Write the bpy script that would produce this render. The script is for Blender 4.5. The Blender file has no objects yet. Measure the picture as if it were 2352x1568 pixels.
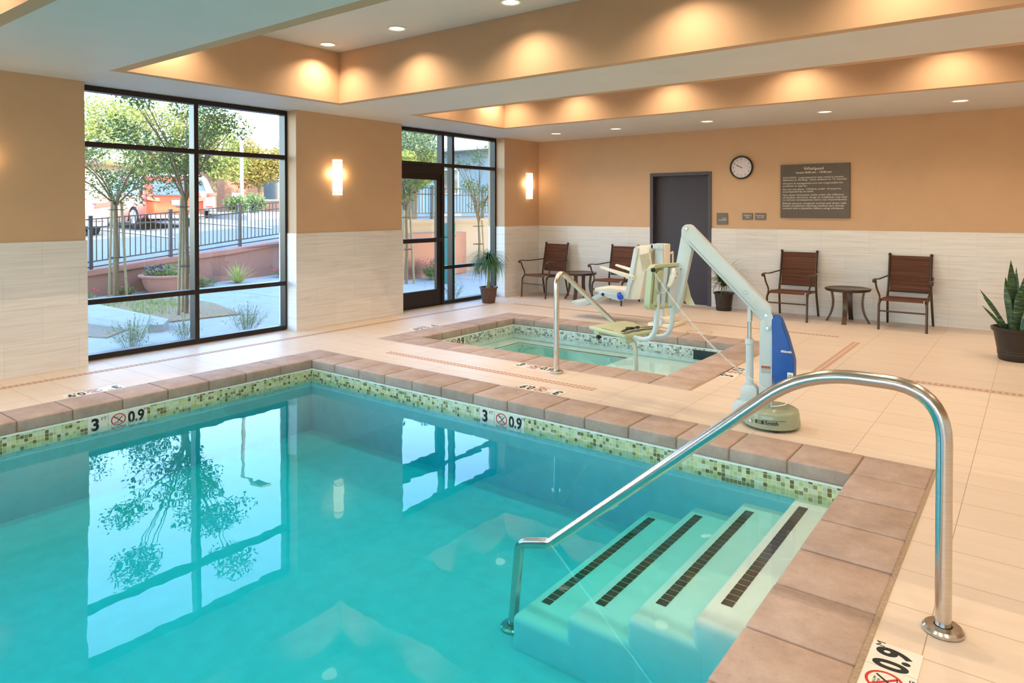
import bpy, bmesh, math, random
from math import sin, cos, pi, radians as R_
from mathutils import Vector as V, Matrix as M
C = bpy.context.scene.collection
sc = bpy.context.scene
rnd = random.Random(7)

# ---------------- camera ----------------
cd = bpy.data.cameras.new('camera'); cam = bpy.data.objects.new('camera', cd); C.objects.link(cam)
cd.sensor_width = 36; cd.lens = 36 * 1585.681 / 2352; cd.shift_y = -284.7044 / 2352
cd.clip_start = .05; cd.clip_end = 400
_pi, _ro, _ya = .0111, -.001, .6516
F = V((-sin(_ya) * cos(_pi), cos(_ya) * cos(_pi), -sin(_pi))); R0 = V((cos(_ya), sin(_ya), 0)); U0 = R0.cross(F)
Rr = R0 * cos(_ro) + U0 * sin(_ro); Uu = -R0 * sin(_ro) + U0 * cos(_ro)
cam.matrix_world = M(((Rr.x, Uu.x, -F.x, 0), (Rr.y, Uu.y, -F.y, 0), (Rr.z, Uu.z, -F.z, 1.51), (0, 0, 0, 1)))
sc.camera = cam

# ---------------- world, sun, exposure ----------------
w = bpy.data.worlds.new('world'); sc.world = w; w.use_nodes = True
nt = w.node_tree; nt.nodes.clear()
out = nt.nodes.new('ShaderNodeOutputWorld'); bg = nt.nodes.new('ShaderNodeBackground')
sky = nt.nodes.new('ShaderNodeTexSky'); sky.sky_type = 'NISHITA'; sky.sun_disc = False
sky.sun_elevation = R_(27); sky.sun_rotation = R_(80); sky.air_density = 1.0; sky.dust_density = .6; sky.ozone_density = 2.5
nt.links.new(sky.outputs[0], bg.inputs[0]); bg.inputs[1].default_value = 1.5
nt.links.new(bg.outputs[0], out.inputs[0])
sd = bpy.data.lights.new('sun', 'SUN'); sd.energy = 8.0; sd.angle = R_(.6); sd.color = (1, .86, .68)
sun = bpy.data.objects.new('sun', sd); C.objects.link(sun)
sun.rotation_euler = V((-.88, .12, -.47)).to_track_quat('-Z', 'Y').to_euler()
vs = sc.view_settings; vs.view_transform = 'Standard'; vs.look = 'None'; vs.gamma = 1; vs.use_curve_mapping = False
vs.exposure = 0.55
sc.cycles.max_bounces = 10; sc.cycles.diffuse_bounces = 6; sc.cycles.transparent_max_bounces = 24; sc.cycles.glossy_bounces = 5
sc.cycles.caustics_reflective = False; sc.cycles.caustics_refractive = False
sc.cycles.sample_clamp_indirect = 6
sc.cycles.use_denoising = True

# ---------------- dimensions ----------------
WX = -7.339; WY = 10.437; H = 2.755; ZT = 1.22; HU = 3.345; BX = 3.6; BY = -5.2
GX = -7.52                       # inner face of window frames
WIN = [(-1.37, 1.02), (2.81, 5.20), (6.99, 9.41)]
POOL = (-5.81, -.84, -4.0, 4.293)        # x0,x1,y0,y1 inner
SPA = (-5.81, -2.685, 5.84, 7.65)
WATER = -.172

# ---------------- colour / material helpers ----------------
def lin(c):
    if isinstance(c, str): c = [int(c[i:i+2], 16) / 255 for i in (0, 2, 4)]
    return tuple((x / 12.92 if x <= .04045 else ((x + .055) / 1.055) ** 2.4) for x in c) + (1,)
def fres(t, ior):      # Fresnel that is the same from both sides of a thin or unrefracted surface
    g = t.n('ShaderNodeNewGeometry'); mr = t.n('ShaderNodeMapRange'); mr.inputs[3].default_value = ior; mr.inputs[4].default_value = 1 / ior
    t.l(g.outputs['Backfacing'], mr.inputs[0]); f = t.n('ShaderNodeFresnel'); t.l(mr.outputs[0], f.inputs[0]); return f
class NT:
    def __init__(s, name):
        s.m = bpy.data.materials.new(name); s.m.use_nodes = True; s.t = s.m.node_tree; s.t.nodes.clear()
        s.o = s.n('ShaderNodeOutputMaterial')
    def n(s, t, **k):
        x = s.t.nodes.new(t)
        for a, b in k.items():
            if a.startswith('i_'):
                q = a[2:]; q = int(q) if q.isdigit() else q.replace('_', ' ')
                x.inputs[q].default_value = b
            else: setattr(x, a, b)
        return x
    def l(s, a, b): s.t.links.new(a, b)
    def ramp(s, fac, stops):
        r = s.n('ShaderNodeValToRGB'); e = r.color_ramp.elements
        while len(e) < len(stops): e.new(.5)
        for q, (p, c) in zip(e, stops): q.position = p; q.color = c if len(c) == 4 else tuple(c) + (1,)
        s.l(fac, r.inputs[0]); return r.outputs[0]
    def pos(s, order='xyz', scale=(1, 1, 1)):
        g = s.n('ShaderNodeNewGeometry'); a = s.n('ShaderNodeSeparateXYZ'); b = s.n('ShaderNodeCombineXYZ')
        s.l(g.outputs['Position'], a.inputs[0])
        for i, ch in enumerate(order):
            if ch == '0': continue
            s.l(a.outputs['xyz'.index(ch)], b.inputs[i])
        m = s.n('ShaderNodeMapping'); m.inputs['Scale'].default_value = scale; s.l(b.outputs[0], m.inputs[0]); return m.outputs[0]
    def mix(s, fac, a, b, mode='MIX'):
        x = s.n('ShaderNodeMix', data_type='RGBA', blend_type=mode)
        for v, i in ((fac, 0), (a, 6), (b, 7)):
            if hasattr(v, 'links'): s.l(v, x.inputs[i])
            else: x.inputs[i].default_value = v
        return x.outputs[2]
    def bsdf(s, col, rough=.5, metal=0, spec=.5, bump=None, bstr=.2, bdist=.01, **k):
        b = s.n('ShaderNodeBsdfPrincipled'); b.inputs['Metallic'].default_value = metal
        b.inputs['Specular IOR Level'].default_value = spec
        for v, i in ((col, 'Base Color'), (rough, 'Roughness')):
            if hasattr(v, 'links'): s.l(v, b.inputs[i])
            else: b.inputs[i].default_value = v
        for a, v in k.items(): b.inputs[a.replace('_', ' ')].default_value = v
        if bump is not None:
            u = s.n('ShaderNodeBump'); u.inputs['Strength'].default_value = bstr; u.inputs['Distance'].default_value = bdist
            s.l(bump, u.inputs['Height']); s.l(u.outputs[0], b.inputs['Normal'])
        s.l(b.outputs[0], s.o.inputs[0]); return b
def mat(name, col, rough=.5, metal=0, spec=.5, var=.06, nscale=20, bstr=.0, order='xyz', scale=(1, 1, 1), **k):
    t = NT(name); c = lin(col)
    nz = t.n('ShaderNodeTexNoise'); nz.inputs['Scale'].default_value = nscale; nz.inputs['Detail'].default_value = 4
    t.l(t.pos(order, scale), nz.inputs['Vector'])
    a = tuple(min(1, x * (1 - var)) for x in c[:3]) + (1,); b = tuple(min(1, x * (1 + var)) for x in c[:3]) + (1,)
    cc = t.ramp(nz.outputs[0], [(.3, a), (.7, b)])
    t.bsdf(cc, rough, metal, spec, nz.outputs[0] if bstr else None, bstr, **k)
    return t.m
def emis(name, col, strength):
    t = NT(name); e = t.n('ShaderNodeEmission'); e.inputs[0].default_value = lin(col); e.inputs[1].default_value = strength
    t.l(e.outputs[0], t.o.inputs[0]); return t.m

paint = mat('tan_paint', 'caa582', .75, var=.02, nscale=4)
ceilm = mat('ceiling_paint', 'd6d5d1', .6, var=.02, nscale=3)
def wall_tile(name, order):
    t = NT(name)
    br = t.n('ShaderNodeTexBrick', offset=.5, i_Color1=(1, 1, 1, 1), i_Color2=(.93, .93, .93, 1), i_Mortar=(.72, .70, .66, 1), i_Scale=1.0, i_Mortar_Size=.0012, i_Mortar_Smooth=.3, i_Bias=0.0, i_Brick_Width=.61, i_Row_Height=.305)
    t.l(t.pos(order), br.inputs['Vector'])
    nz = t.n('ShaderNodeTexNoise', i_Scale=1.0, i_Detail=6.0, i_Roughness=.6, i_Distortion=.6)
    t.l(t.pos(order, (1.6, 42, 1)), nz.inputs['Vector'])
    c = t.ramp(nz.outputs[0], [(.28, lin('d3cac2')), (.47, lin('dfd9d3')), (.72, lin('e9e4df'))])
    t.bsdf(t.mix(1.0, c, br.outputs[0], 'MULTIPLY'), .32, spec=.5, bump=nz.outputs[0], bstr=.12, bdist=.004)
    return t.m
tileL = wall_tile('striated_tile_left', 'yz0'); tileF = wall_tile('striated_tile_far', 'xz0')
def deck():
    t = NT('deck_tile')
    br = t.n('ShaderNodeTexBrick', offset=0, i_Color1=(1, 1, 1, 1), i_Color2=(.965, .96, .95, 1), i_Mortar=(.60, .50, .40, 1), i_Scale=1.0, i_Mortar_Size=.0022, i_Mortar_Smooth=.2, i_Brick_Width=.61, i_Row_Height=.3085)
    m = t.n('ShaderNodeMapping'); m.inputs['Location'].default_value = (.305, .105, 0); t.l(t.pos('xy0'), m.inputs[0]); t.l(m.outputs[0], br.inputs['Vector'])
    nz = t.n('ShaderNodeTexNoise', i_Scale=1.0, i_Detail=6.0, i_Roughness=.65); t.l(t.pos('xyz', (2.2, 14, 1)), nz.inputs['Vector'])
    n2 = t.n('ShaderNodeTexNoise', i_Scale=260.0, i_Detail=2.0); t.l(t.pos('xyz'), n2.inputs['Vector'])
    c = t.ramp(nz.outputs[0], [(.2, lin('dec9b5')), (.5, lin('e2d0bd')), (.8, lin('e6d6c5'))])
    c = t.mix(.12, c, n2.outputs[1], 'MULTIPLY')
    t.bsdf(t.mix(1.0, c, br.outputs[0], 'MULTIPLY'), .42, spec=.4, bump=br.outputs[1], bstr=-.25, bdist=.002); return t.m
deckm = deck()
def stone():
    t = NT('coping_stone')
    g = t.n('ShaderNodeNewGeometry')
    nz = t.n('ShaderNodeTexNoise', i_Scale=5.0, i_Detail=9.0, i_Roughness=.7); t.l(t.pos(), nz.inputs['Vector'])
    n2 = t.n('ShaderNodeTexNoise', i_Scale=70.0, i_Detail=5.0, i_Roughness=.7); t.l(t.pos('xyz', (1, 1, 1)), n2.inputs['Vector'])
    c = t.ramp(nz.outputs[0], [(.28, lin('a38d80')), (.5, lin('b59f92')), (.72, lin('c3afa3'))])
    c2 = t.ramp(n2.outputs[0], [(.3, (.86, .85, .84, 1)), (.45, (1, 1, 1, 1)), (.72, (1.0, 1, 1, 1))])
    r = t.ramp(g.outputs['Random Per Island'], [(0, (.86, .85, .84, 1)), (1, (1, 1, 1, 1))])
    t.bsdf(t.mix(1.0, t.mix(1.0, c, c2, 'MULTIPLY'), r, 'MULTIPLY'), .7, spec=.25, bump=n2.outputs[0], bstr=.22, bdist=.003); return t.m
stonem = stone()
mortar = mat('mortar', 'a58f76', .9, var=.2, nscale=90, bstr=.6, bdist=.01)
def mosaic(name, order, cols):
    t = NT(name)
    m = t.n('ShaderNodeMapping'); m.inputs['Scale'].default_value = (1 / .0262,) * 3; m.inputs['Location'].default_value = (0, .21, 0); t.l(t.pos(order), m.inputs[0])
    fl = t.n('ShaderNodeVectorMath', operation='FLOOR'); t.l(m.outputs[0], fl.inputs[0])
    fr = t.n('ShaderNodeVectorMath', operation='FRACTION'); t.l(m.outputs[0], fr.inputs[0])
    wn = t.n('ShaderNodeTexWhiteNoise', noise_dimensions='2D'); t.l(fl.outputs[0], wn.inputs['Vector'])
    r = t.n('ShaderNodeValToRGB'); r.color_ramp.interpolation = 'CONSTANT'; e = r.color_ramp.elements
    while len(e) < len(cols): e.new(.5)
    for i, (q, c) in enumerate(zip(e, cols)): q.position = i / len(cols); q.color = lin(c)
    t.l(wn.outputs[0], r.inputs[0])
    sx = t.n('ShaderNodeSeparateXYZ'); t.l(fr.outputs[0], sx.inputs[0])
    ms = []
    for i in (0, 1):
        a = t.n('ShaderNodeMath', operation='GREATER_THAN', i_1=.08); t.l(sx.outputs[i], a.inputs[0]); ms.append(a)
    mm = t.n('ShaderNodeMath', operation='MULTIPLY'); t.l(ms[0].outputs[0], mm.inputs[0]); t.l(ms[1].outputs[0], mm.inputs[1])
    t.bsdf(t.mix(mm.outputs[0], lin('dfe2c4'), r.outputs[0]), .15, spec=.6); return t.m
PC = ['c9cf9a', 'b7bf86', 'cdd6c0', '8a9060', 'c3c98f', 'bcc8a6', '75663f', 'd3d9ae']
SC_ = ['d5ded2', 'c2cfc6', 'dde4da', '8d9a96', 'cfd8c8', 'b5c4bf', '6d7d7c', 'dfe6dc']
mosPX = mosaic('mosaic_green_x', 'xz0', PC); mosPY = mosaic('mosaic_green_y', 'yz0', PC)
mosSX = mosaic('mosaic_grey_x', 'xz0', SC_); mosSY = mosaic('mosaic_grey_y', 'yz0', SC_)
plaster = mat('pool_plaster', '8accd2', .6, var=.05, nscale=9)
stepplaster = mat('step_plaster', 'e0dfd6', .6, var=.03, nscale=9)
spaplaster = mat('spa_plaster', 'e3ece8', .6, var=.04, nscale=9)
stripm = mat('brown_strip_tile', '4a3018', .35, var=.2, nscale=30)
white_trim = mat('white_trim', 'e2eee8', .4)
def water(name, col, dens, bump=.02):
    t = NT(name)
    tr = t.n('ShaderNodeBsdfTransparent'); gl = t.n('ShaderNodeBsdfGlossy', i_Roughness=.0)
    fr = fres(t, 1.36); mx = t.n('ShaderNodeMixShader')
    nz = t.n('ShaderNodeTexNoise', i_Scale=3.0, i_Detail=2.0); t.l(t.pos(), nz.inputs['Vector'])
    u = t.n('ShaderNodeBump', i_Strength=bump, i_Distance=.05); t.l(nz.outputs[0], u.inputs['Height'])
    t.l(u.outputs[0], gl.inputs['Normal']); t.l(u.outputs[0], fr.inputs['Normal'])
    t.l(fr.outputs[0], mx.inputs[0]); t.l(tr.outputs[0], mx.inputs[1]); t.l(gl.outputs[0], mx.inputs[2]); t.l(mx.outputs[0], t.o.inputs[0])
    va = t.n('ShaderNodeVolumeAbsorption', i_Density=dens); va.inputs['Color'].default_value = tuple(col) + (1,); t.l(va.outputs[0], t.o.inputs[1])
    return t.m
waterm = water('pool_water', (.04, .905, .94), 2.0); spawater = water('spa_water', (.15, .95, .90), .75)
def glass():
    t = NT('window_glass'); tr = t.n('ShaderNodeBsdfTransparent'); tr.inputs[0].default_value = (.96, .985, .98, 1)
    gl = t.n('ShaderNodeBsdfGlossy', i_Roughness=.0); fr = fres(t, 1.5); mx = t.n('ShaderNodeMixShader')
    t.l(fr.outputs[0], mx.inputs[0]); t.l(tr.outputs[0], mx.inputs[1]); t.l(gl.outputs[0], mx.inputs[2]); t.l(mx.outputs[0], t.o.inputs[0]); return t.m
glassm = glass()
framem = mat('bronze_frame', '2a211c', .35, .3, var=.1)
steel = mat('brushed_steel', 'cfcac2', .2, 1.0, var=.06, nscale=6, scale=(1, 1, 40))
chrome = mat('chrome', 'd8d8d4', .12, 1.0)
doorm = mat('door_paint', '3b3540', .45, var=.05, nscale=60, bstr=.05)
doorframe = mat('door_frame_paint', '4a434c', .4)
signm = mat('sign_brown', '57483c', .35); signtxt = mat('sign_letters', 'cfc4b8', .5)
signgrey = mat('sign_grey', '6b645f', .4)
black = mat('black_plastic', '141414', .4); blackink = mat('black_ink', '15181a', .6, var=.3, nscale=60)
white = mat('white_plastic', 'e9e9e6', .4); redm = mat('red_ink', 'c0282c', .5)
markw = mat('marker_tile', 'e4dfd2', .3, var=.03)
bronze = mat('bronze_tube', '4f3b2f', .32, .55, var=.08)
def sling():
    t = NT('sling_fabric'); nz = t.n('ShaderNodeTexNoise', i_Scale=1.0, i_Detail=3.0); t.l(t.pos('xyz', (1.2, 1.2, 120)), nz.inputs['Vector'])
    c = t.ramp(nz.outputs[0], [(.32, lin('4a2c20')), (.52, lin('64402f')), (.72, lin('775040'))])
    n2 = t.n('ShaderNodeTexWave', i_Scale=90.0); t.l(t.pos(), n2.inputs['Vector'])
    t.bsdf(c, .7, spec=.2, bump=n2.outputs[0], bstr=.2, bdist=.002); return t.m
slingm = sling()
liftgrey = mat('lift_grey_white', 'c9d6da', .35, var=.02); liftgreen = mat('lift_sage_plastic', 'bcc4a0', .4, var=.04, nscale=8)
liftbase = mat('lift_base_sage', '98a288', .25, var=.03); liftcream = mat('lift_cream_plastic', 'ece5d4', .35, var=.02)
bluem = mat('blue_vinyl', '0a50a6', .45, var=.12, nscale=10, bstr=.25); bluec = mat('blue_clip', '1548c8', .35)
potbrown = mat('brown_plastic_pot', '5e4032', .4, .0, var=.12); potdark = mat('dark_pot', '2b2019', .35, var=.2, nscale=12)
soil = mat('soil', '2c2018', .95, var=.4, nscale=60, bstr=.5)
def leafmat(name, a, b, rough=.45, trans=0.0, ns=25):
    t = NT(name); g = t.n('ShaderNodeNewGeometry')
    nz = t.n('ShaderNodeTexNoise', i_Scale=float(ns)); t.l(t.pos(), nz.inputs['Vector'])
    c = t.ramp(g.outputs['Random Per Island'], [(0, lin(a)), (1, lin(b))])
    c = t.mix(.5, c, t.ramp(nz.outputs[0], [(.35, lin(a)), (.65, lin(b))]))
    bs = t.bsdf(c, rough, spec=.3)
    if trans:
        tl = t.n('ShaderNodeBsdfTranslucent'); t.l(c, tl.inputs[0]); mx = t.n('ShaderNodeMixShader', i_0=trans)
        t.l(bs.outputs[0], mx.inputs[1]); t.l(tl.outputs[0], mx.inputs[2]); t.l(mx.outputs[0], t.o.inputs[0])
    return t.m
ponyleaf = leafmat('palm_leaf', '1c4526', '4f8450'); spikeleaf = leafmat('dracaena_leaf', '28301a', '66703c')
def snakeleaf():
    t = NT('snake_leaf'); wv = t.n('ShaderNodeTexNoise', i_Scale=1.0, i_Detail=4.0, i_Distortion=1.0); t.l(t.pos('xyz', (8, 8, 60)), wv.inputs['Vector'])
    t.bsdf(t.ramp(wv.outputs[0], [(.35, lin('14291a')), (.5, lin('28492a')), (.68, lin('5f7d4c'))]), .35, spec=.5); return t.m
snakem = snakeleaf()
stemm = mat('plant_stem', '8a8a58', .7)

# ---------------- geometry helpers ----------------
class B:
    def __init__(s): s.m = bmesh.new()
    def box(s, x0, y0, z0, x1, y1, z1, bev=0, seg=2, mat4=None):
        r = bmesh.ops.create_cube(s.m, size=1)['verts']
        for v in r: v.co = V(((x0 + x1) / 2 + v.co.x * (x1 - x0), (y0 + y1) / 2 + v.co.y * (y1 - y0), (z0 + z1) / 2 + v.co.z * (z1 - z0)))
        if bev: 
            es = list({e for v in r for e in v.link_edges})
            q = bmesh.ops.bevel(s.m, geom=es, offset=bev, segments=seg, profile=.5, affect='EDGES', clamp_overlap=True)
            r = list({v for f in q['faces'] for v in f.verts} | {v for v in r if v.is_valid})
        if mat4 is not None:
            for v in r: v.co = mat4 @ v.co
        return s
    def bar(s, a, b, wd, ht, bev=0, up=(0, 0, 1)):
        a, b = V(a), V(b); d = b - a; L = d.length; z = d.normalized(); u = V(up)
        if abs(z.dot(u)) > .98: u = V((1, 0, 0))
        x = u.cross(z).normalized(); y = z.cross(x)
        m4 = M(((x.x, y.x, z.x, a.x), (x.y, y.y, z.y, a.y), (x.z, y.z, z.z, a.z), (0, 0, 0, 1)))
        return s.box(-wd / 2, -ht / 2, 0, wd / 2, ht / 2, L, bev, 2, m4)
    def ring(s, pts, n=None): return [s.m.verts.new(p) for p in pts]
    def skin(s, rings, closed=True, cap=True):
        for a, b in zip(rings, rings[1:]):
            n = len(a)
            for i in range(n if closed else n - 1):
                j = (i + 1) % n
                try: s.m.faces.new((a[i], a[j], b[j], b[i]))
                except ValueError: pass
        if cap and closed:
            for r in (rings[0][::-1], rings[-1]):
                try: s.m.faces.new(r)
                except ValueError: pass
        return s
    def tube(s, pts, r, n=12, cap=True):
        pts = [V(p) for p in pts]; rs = r if isinstance(r, (list, tuple)) else [r] * len(pts)
        rings = []; t0 = (pts[1] - pts[0]).normalized(); u = V((0, 0, 1)) if abs(t0.z) < .9 else V((1, 0, 0))
        x = u.cross(t0).normalized()
        for i, p in enumerate(pts):
            t = ((pts[min(i + 1, len(pts) - 1)] - pts[max(i - 1, 0)])).normalized()
            x = (x - t * x.dot(t)).normalized(); y = t.cross(x)
            k = 1.0
            if 0 < i < len(pts) - 1:
                a = (pts[i] - pts[i - 1]).normalized(); k = 1 / max(.6, a.dot(t))
            rings.append(s.ring([p + (x * cos(2 * pi * j / n) + y * sin(2 * pi * j / n)) * rs[i] for j in range(n)]))
        return s.skin(rings, True, cap)
    def lathe(s, prof, c=(0, 0, 0), n=32, cap=True, axis='z', flute=0, fl=None):
        rings = []
        for i, (r, z) in enumerate(prof):
            pts = []
            for j in range(n):
                a = 2 * pi * j / n; rr = r * (1 + (flute * cos(a * n / 4) if (fl is None or i in fl) else 0))
                p = V((rr * cos(a), rr * sin(a), z))
                if axis == 'y': p = V((p.x, p.z, -p.y))
                if axis == 'x': p = V((p.z, p.x, p.y))
                pts.append(p + V(c))
            rings.append(s.ring(pts))
        return s.skin(rings, True, cap)
    def prism(s, poly, a, b, axis='y', bev=0):   # poly in the plane, extruded from a to b along axis
        def P(p, t): return {'y': (p[0], t, p[1]), 'x': (t, p[0], p[1]), 'z': (p[0], p[1], t)}[axis]
        r0 = s.ring([P(p, a) for p in poly]); r1 = s.ring([P(p, b) for p in poly])
        s.skin([r0, r1])
        if bev:
            es = list({e for v in r0 + r1 for e in v.link_edges})
            bmesh.ops.bevel(s.m, geom=es, offset=bev, segments=2, profile=.5, affect='EDGES', clamp_overlap=True)
        return s
    def quad(s, *p):
        s.m.faces.new([s.m.verts.new(q) for q in p]); return s
    def sphere(s, c, r, sx=1, sy=1, sz=1, u=16, v=10):
        q = bmesh.ops.create_uvsphere(s.m, u_segments=u, v_segments=v, radius=r)['verts']
        for k in q: k.co = V((k.co.x * sx + c[0], k.co.y * sy + c[1], k.co.z * sz + c[2]))
        return s
    def strip(s, pts, ws, side=None, fold=0.0):   # leaf ribbon
        pts = [V(p) for p in pts]; A = []; Bm = []; D = []
        for i, p in enumerate(pts):
            t = (pts[min(i + 1, len(pts) - 1)] - pts[max(i - 1, 0)]).normalized()
            sd = side if side is not None else t.cross(V((0, 0, 1)))
            sd = sd.normalized() if sd.length > 1e-5 else V((1, 0, 0))
            nn = sd.cross(t).normalized()
            A.append(s.m.verts.new(p - sd * ws[i])); D.append(s.m.verts.new(p + nn * fold * ws[i])); Bm.append(s.m.verts.new(p + sd * ws[i]))
        for i in range(len(pts) - 1):
            s.m.faces.new((A[i], D[i], D[i + 1], A[i + 1])); s.m.faces.new((D[i], Bm[i], Bm[i + 1], D[i + 1]))
        return s
    def xf(s, m4):
        for v in s.m.verts: v.co = m4 @ v.co
        return s
    def build(s, name, mt, parent=None, smooth=False, angle=35, **props):
        bmesh.ops.recalc_face_normals(s.m, faces=s.m.faces[:])
        me = bpy.data.meshes.new(name)
        if smooth:
            for f in s.m.faces: f.smooth = True
            for e in s.m.edges:
                if len(e.link_faces) == 2 and e.calc_face_angle(0) > R_(angle): e.smooth = False
        s.m.to_mesh(me); s.m.free(); me.materials.append(mt)
        o = bpy.data.objects.new(name, me); C.objects.link(o)
        if parent: o.parent = parent
        for k, v in props.items(): o[k] = v
        return o
def fillet(pts, r, n=6):
    pts = [V(p) for p in pts]; o = [pts[0]]
    rs = r if isinstance(r, (list, tuple)) else [r] * (len(pts) - 2)
    for i in range(1, len(pts) - 1):
        a, p, b = pts[i - 1], pts[i], pts[i + 1]; d1 = (a - p); d2 = (b - p); rr = min(rs[i - 1], d1.length * .49, d2.length * .49)
        A = p + d1.normalized() * rr; Bq = p + d2.normalized() * rr
        for k in range(n + 1):
            t = k / n; o.append(A * (1 - t) ** 2 + p * 2 * t * (1 - t) + Bq * t * t)
    o.append(pts[-1]); return o
def thing(name, label, cat, loc=(0, 0, 0), rz=0, group=None):
    o = bpy.data.objects.new(name, None); C.objects.link(o); o.empty_display_size = .1
    o.location = loc; o.rotation_euler = (0, 0, rz); o['label'] = label; o['category'] = cat
    if group: o['group'] = group
    return o
def tag(o, label, cat, group=None):
    o['label'] = label; o['category'] = cat
    if group: o['group'] = group
    return o
def struct(o): o['kind'] = 'structure'; return o
def dup(o, parent=None):
    c = o.copy(); C.objects.link(c)
    if parent: c.parent = parent
    for ch in o.children: dup(ch, c)
    return c
def text(body, size, mt, m4, parent=None, name='lettering', ext=.001, off=0, align='CENTER', spacing=1.0, sx=1.0):
    cu = bpy.data.curves.new('txt', 'FONT'); cu.body = body; cu.size = size; cu.extrude = ext; cu.offset = off
    cu.align_x = align; cu.align_y = 'CENTER'; cu.space_line = spacing; cu.resolution_u = 6 if size > .05 else 3
    o = bpy.data.objects.new('txt', cu); C.objects.link(o)
    dg = bpy.context.evaluated_depsgraph_get(); dg.update()
    me = bpy.data.meshes.new_from_object(o.evaluated_get(dg)); bpy.data.objects.remove(o); bpy.data.curves.remove(cu)
    me.transform(M.Diagonal((sx, 1, 1, 1))); me.transform(m4); me.materials.clear(); me.materials.append(mt)
    q = bpy.data.objects.new(name, me); C.objects.link(q)
    if parent: q.parent = parent
    return q
def basis(o, x, y):     # text plane: x right, y up
    x, y = V(x), V(y); z = x.cross(y)
    return M(((x.x, y.x, z.x, o[0]), (x.y, y.y, z.y, o[1]), (x.z, y.z, z.z, o[2]), (0, 0, 0, 1)))
def spot(name, loc, power, col=(1, .72, .42), ang=110, blend=.6, parent=None, rad=.0):
    l = bpy.data.lights.new(name, 'SPOT'); l.energy = power; l.color = col; l.spot_size = R_(ang); l.spot_blend = blend; l.shadow_soft_size = rad
    o = bpy.data.objects.new(name, l); C.objects.link(o); o.location = loc
    if parent: o.parent = parent
    return o
# ---------------- room shell ----------------
def slab(name, mt, rects, z0, z1, parent=None):
    b = B()
    for x0, y0, x1, y1 in rects: b.box(x0, y0, z0, x1, y1, z1)
    return b.build(name, mt, parent)
# floor with the two basins left open
px0, px1, py0, py1 = POOL; sx0, sx1, sy0, sy1 = SPA; CW = .37
P0 = (px0 - CW, px1 + CW, py0 - CW, py1 + CW); S0 = (sx0 - CW, sx1 + CW, sy0 - CW, sy1 + CW)
fx0, fx1, fy0, fy1 = -7.66, BX, BY, WY
rects = [(fx0, fy0, P0[0], fy1), (P0[1], fy0, fx1, fy1), (P0[0], fy0, P0[1], P0[2]), (P0[0], P0[3], P0[1], S0[2]), (P0[0], S0[3], P0[1], fy1), (S0[1], S0[2], P0[1], S0[3])]
struct(slab('floor', deckm, rects, -.12, 0))
# ceiling: low soffit with three deep coffers
CF = [(-6.5, -.86, 2.75, 1.53), (-6.5, 2.83, 2.75, 5.2), (-6.47, 6.5, 2.75, 8.3)]
ys = [BY] + [v for c in CF for v in (c[1], c[3])] + [WY + .2]
rects = [(-7.7, BY, -6.5, WY + .2), (2.75, BY, BX, WY + .2)] + [(-6.5, ys[i], 2.75, ys[i + 1]) for i in range(0, len(ys), 2)]
ceil = struct(slab('ceiling', ceilm, rects, H, H + .012))
b = B()
for x0, y0, x1, y1 in CF: b.box(x0 - .02, y0 - .02, HU, x1 + .02, y1 + .02, HU + .05)
b.build('coffer_top', ceilm, ceil)
b = B()
for x0, y0, x1, y1 in CF:
    z0 = H - .001
    e = .003; b.box(x0 - .1, y0 - .1, z0, x0 + e, y1 + .1, HU); b.box(x1 - e, y0 - .1, z0, x1 + .1, y1 + .1, HU)
    b.box(x0 + e, y0 - .1, z0, x1 - e, y0 + e, HU); b.box(x0 + e, y1 - e, z0, x1 - e, y1 + .1, HU)
b.build('coffer_side', paint, ceil)
b = B(); b.box(-8.1, BY - .2, 3.5, BX + .2, 30, 7.2); struct(b.build('shading_storey', mat('building_stucco', 'b99a7c', .9)))   # unseen storey above, height and length set to shade the ground outside
# walls
def tiled_wall(name, boxes, tm, tb):
    b = B()
    for q in boxes: b.box(*q)
    o = struct(b.build(name, paint)); b = B()
    for q in tb: b.box(*q, .002, 1)
    b.build('wall_tile', tm, o); return o
piers = [(BY, WIN[0][0])] + [(WIN[i][1], WIN[i + 1][0]) for i in (0, 1)] + [(WIN[2][1], WY)]
T = .012
tiled_wall('wall_left', [(-7.7, a, -.1, WX, c, H) for a, c in piers], tileL, [(-7.69, a - T, 0, WX + T, c + (T if c < WY else 0), ZT) for a, c in piers])
DX0, DX1, DZ = -5.09, -4.05, 2.105
tiled_wall('wall_far', [(-7.7, WY, -.1, DX0, WY + .2, H), (DX1, WY, -.1, BX, WY + .2, H), (DX0, WY, DZ, DX1, WY + .2, H)], tileF,
           [(WX, WY - T, 0, DX0, WY + .05, ZT), (DX1, WY - T, 0, BX, WY + .05, ZT)])
tiled_wall('wall_right', [(BX, BY, -.1, BX + .2, WY + .2, H)], tileL, [(BX - T, BY, 0, BX + .05, WY, ZT)])
# unseen back wall, with a row of glazing added to bring in daylight
bw = [(-7.7, -5.9), (-3.5, -2.7), (-.3, .5), (2.9, 3.6)]
tiled_wall('wall_back', [(a, BY - .2, -.1, c, BY, H) for a, c in bw], tileF, [(a, BY - .1, 0, c, BY + T, ZT) for a, c in bw])
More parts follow.
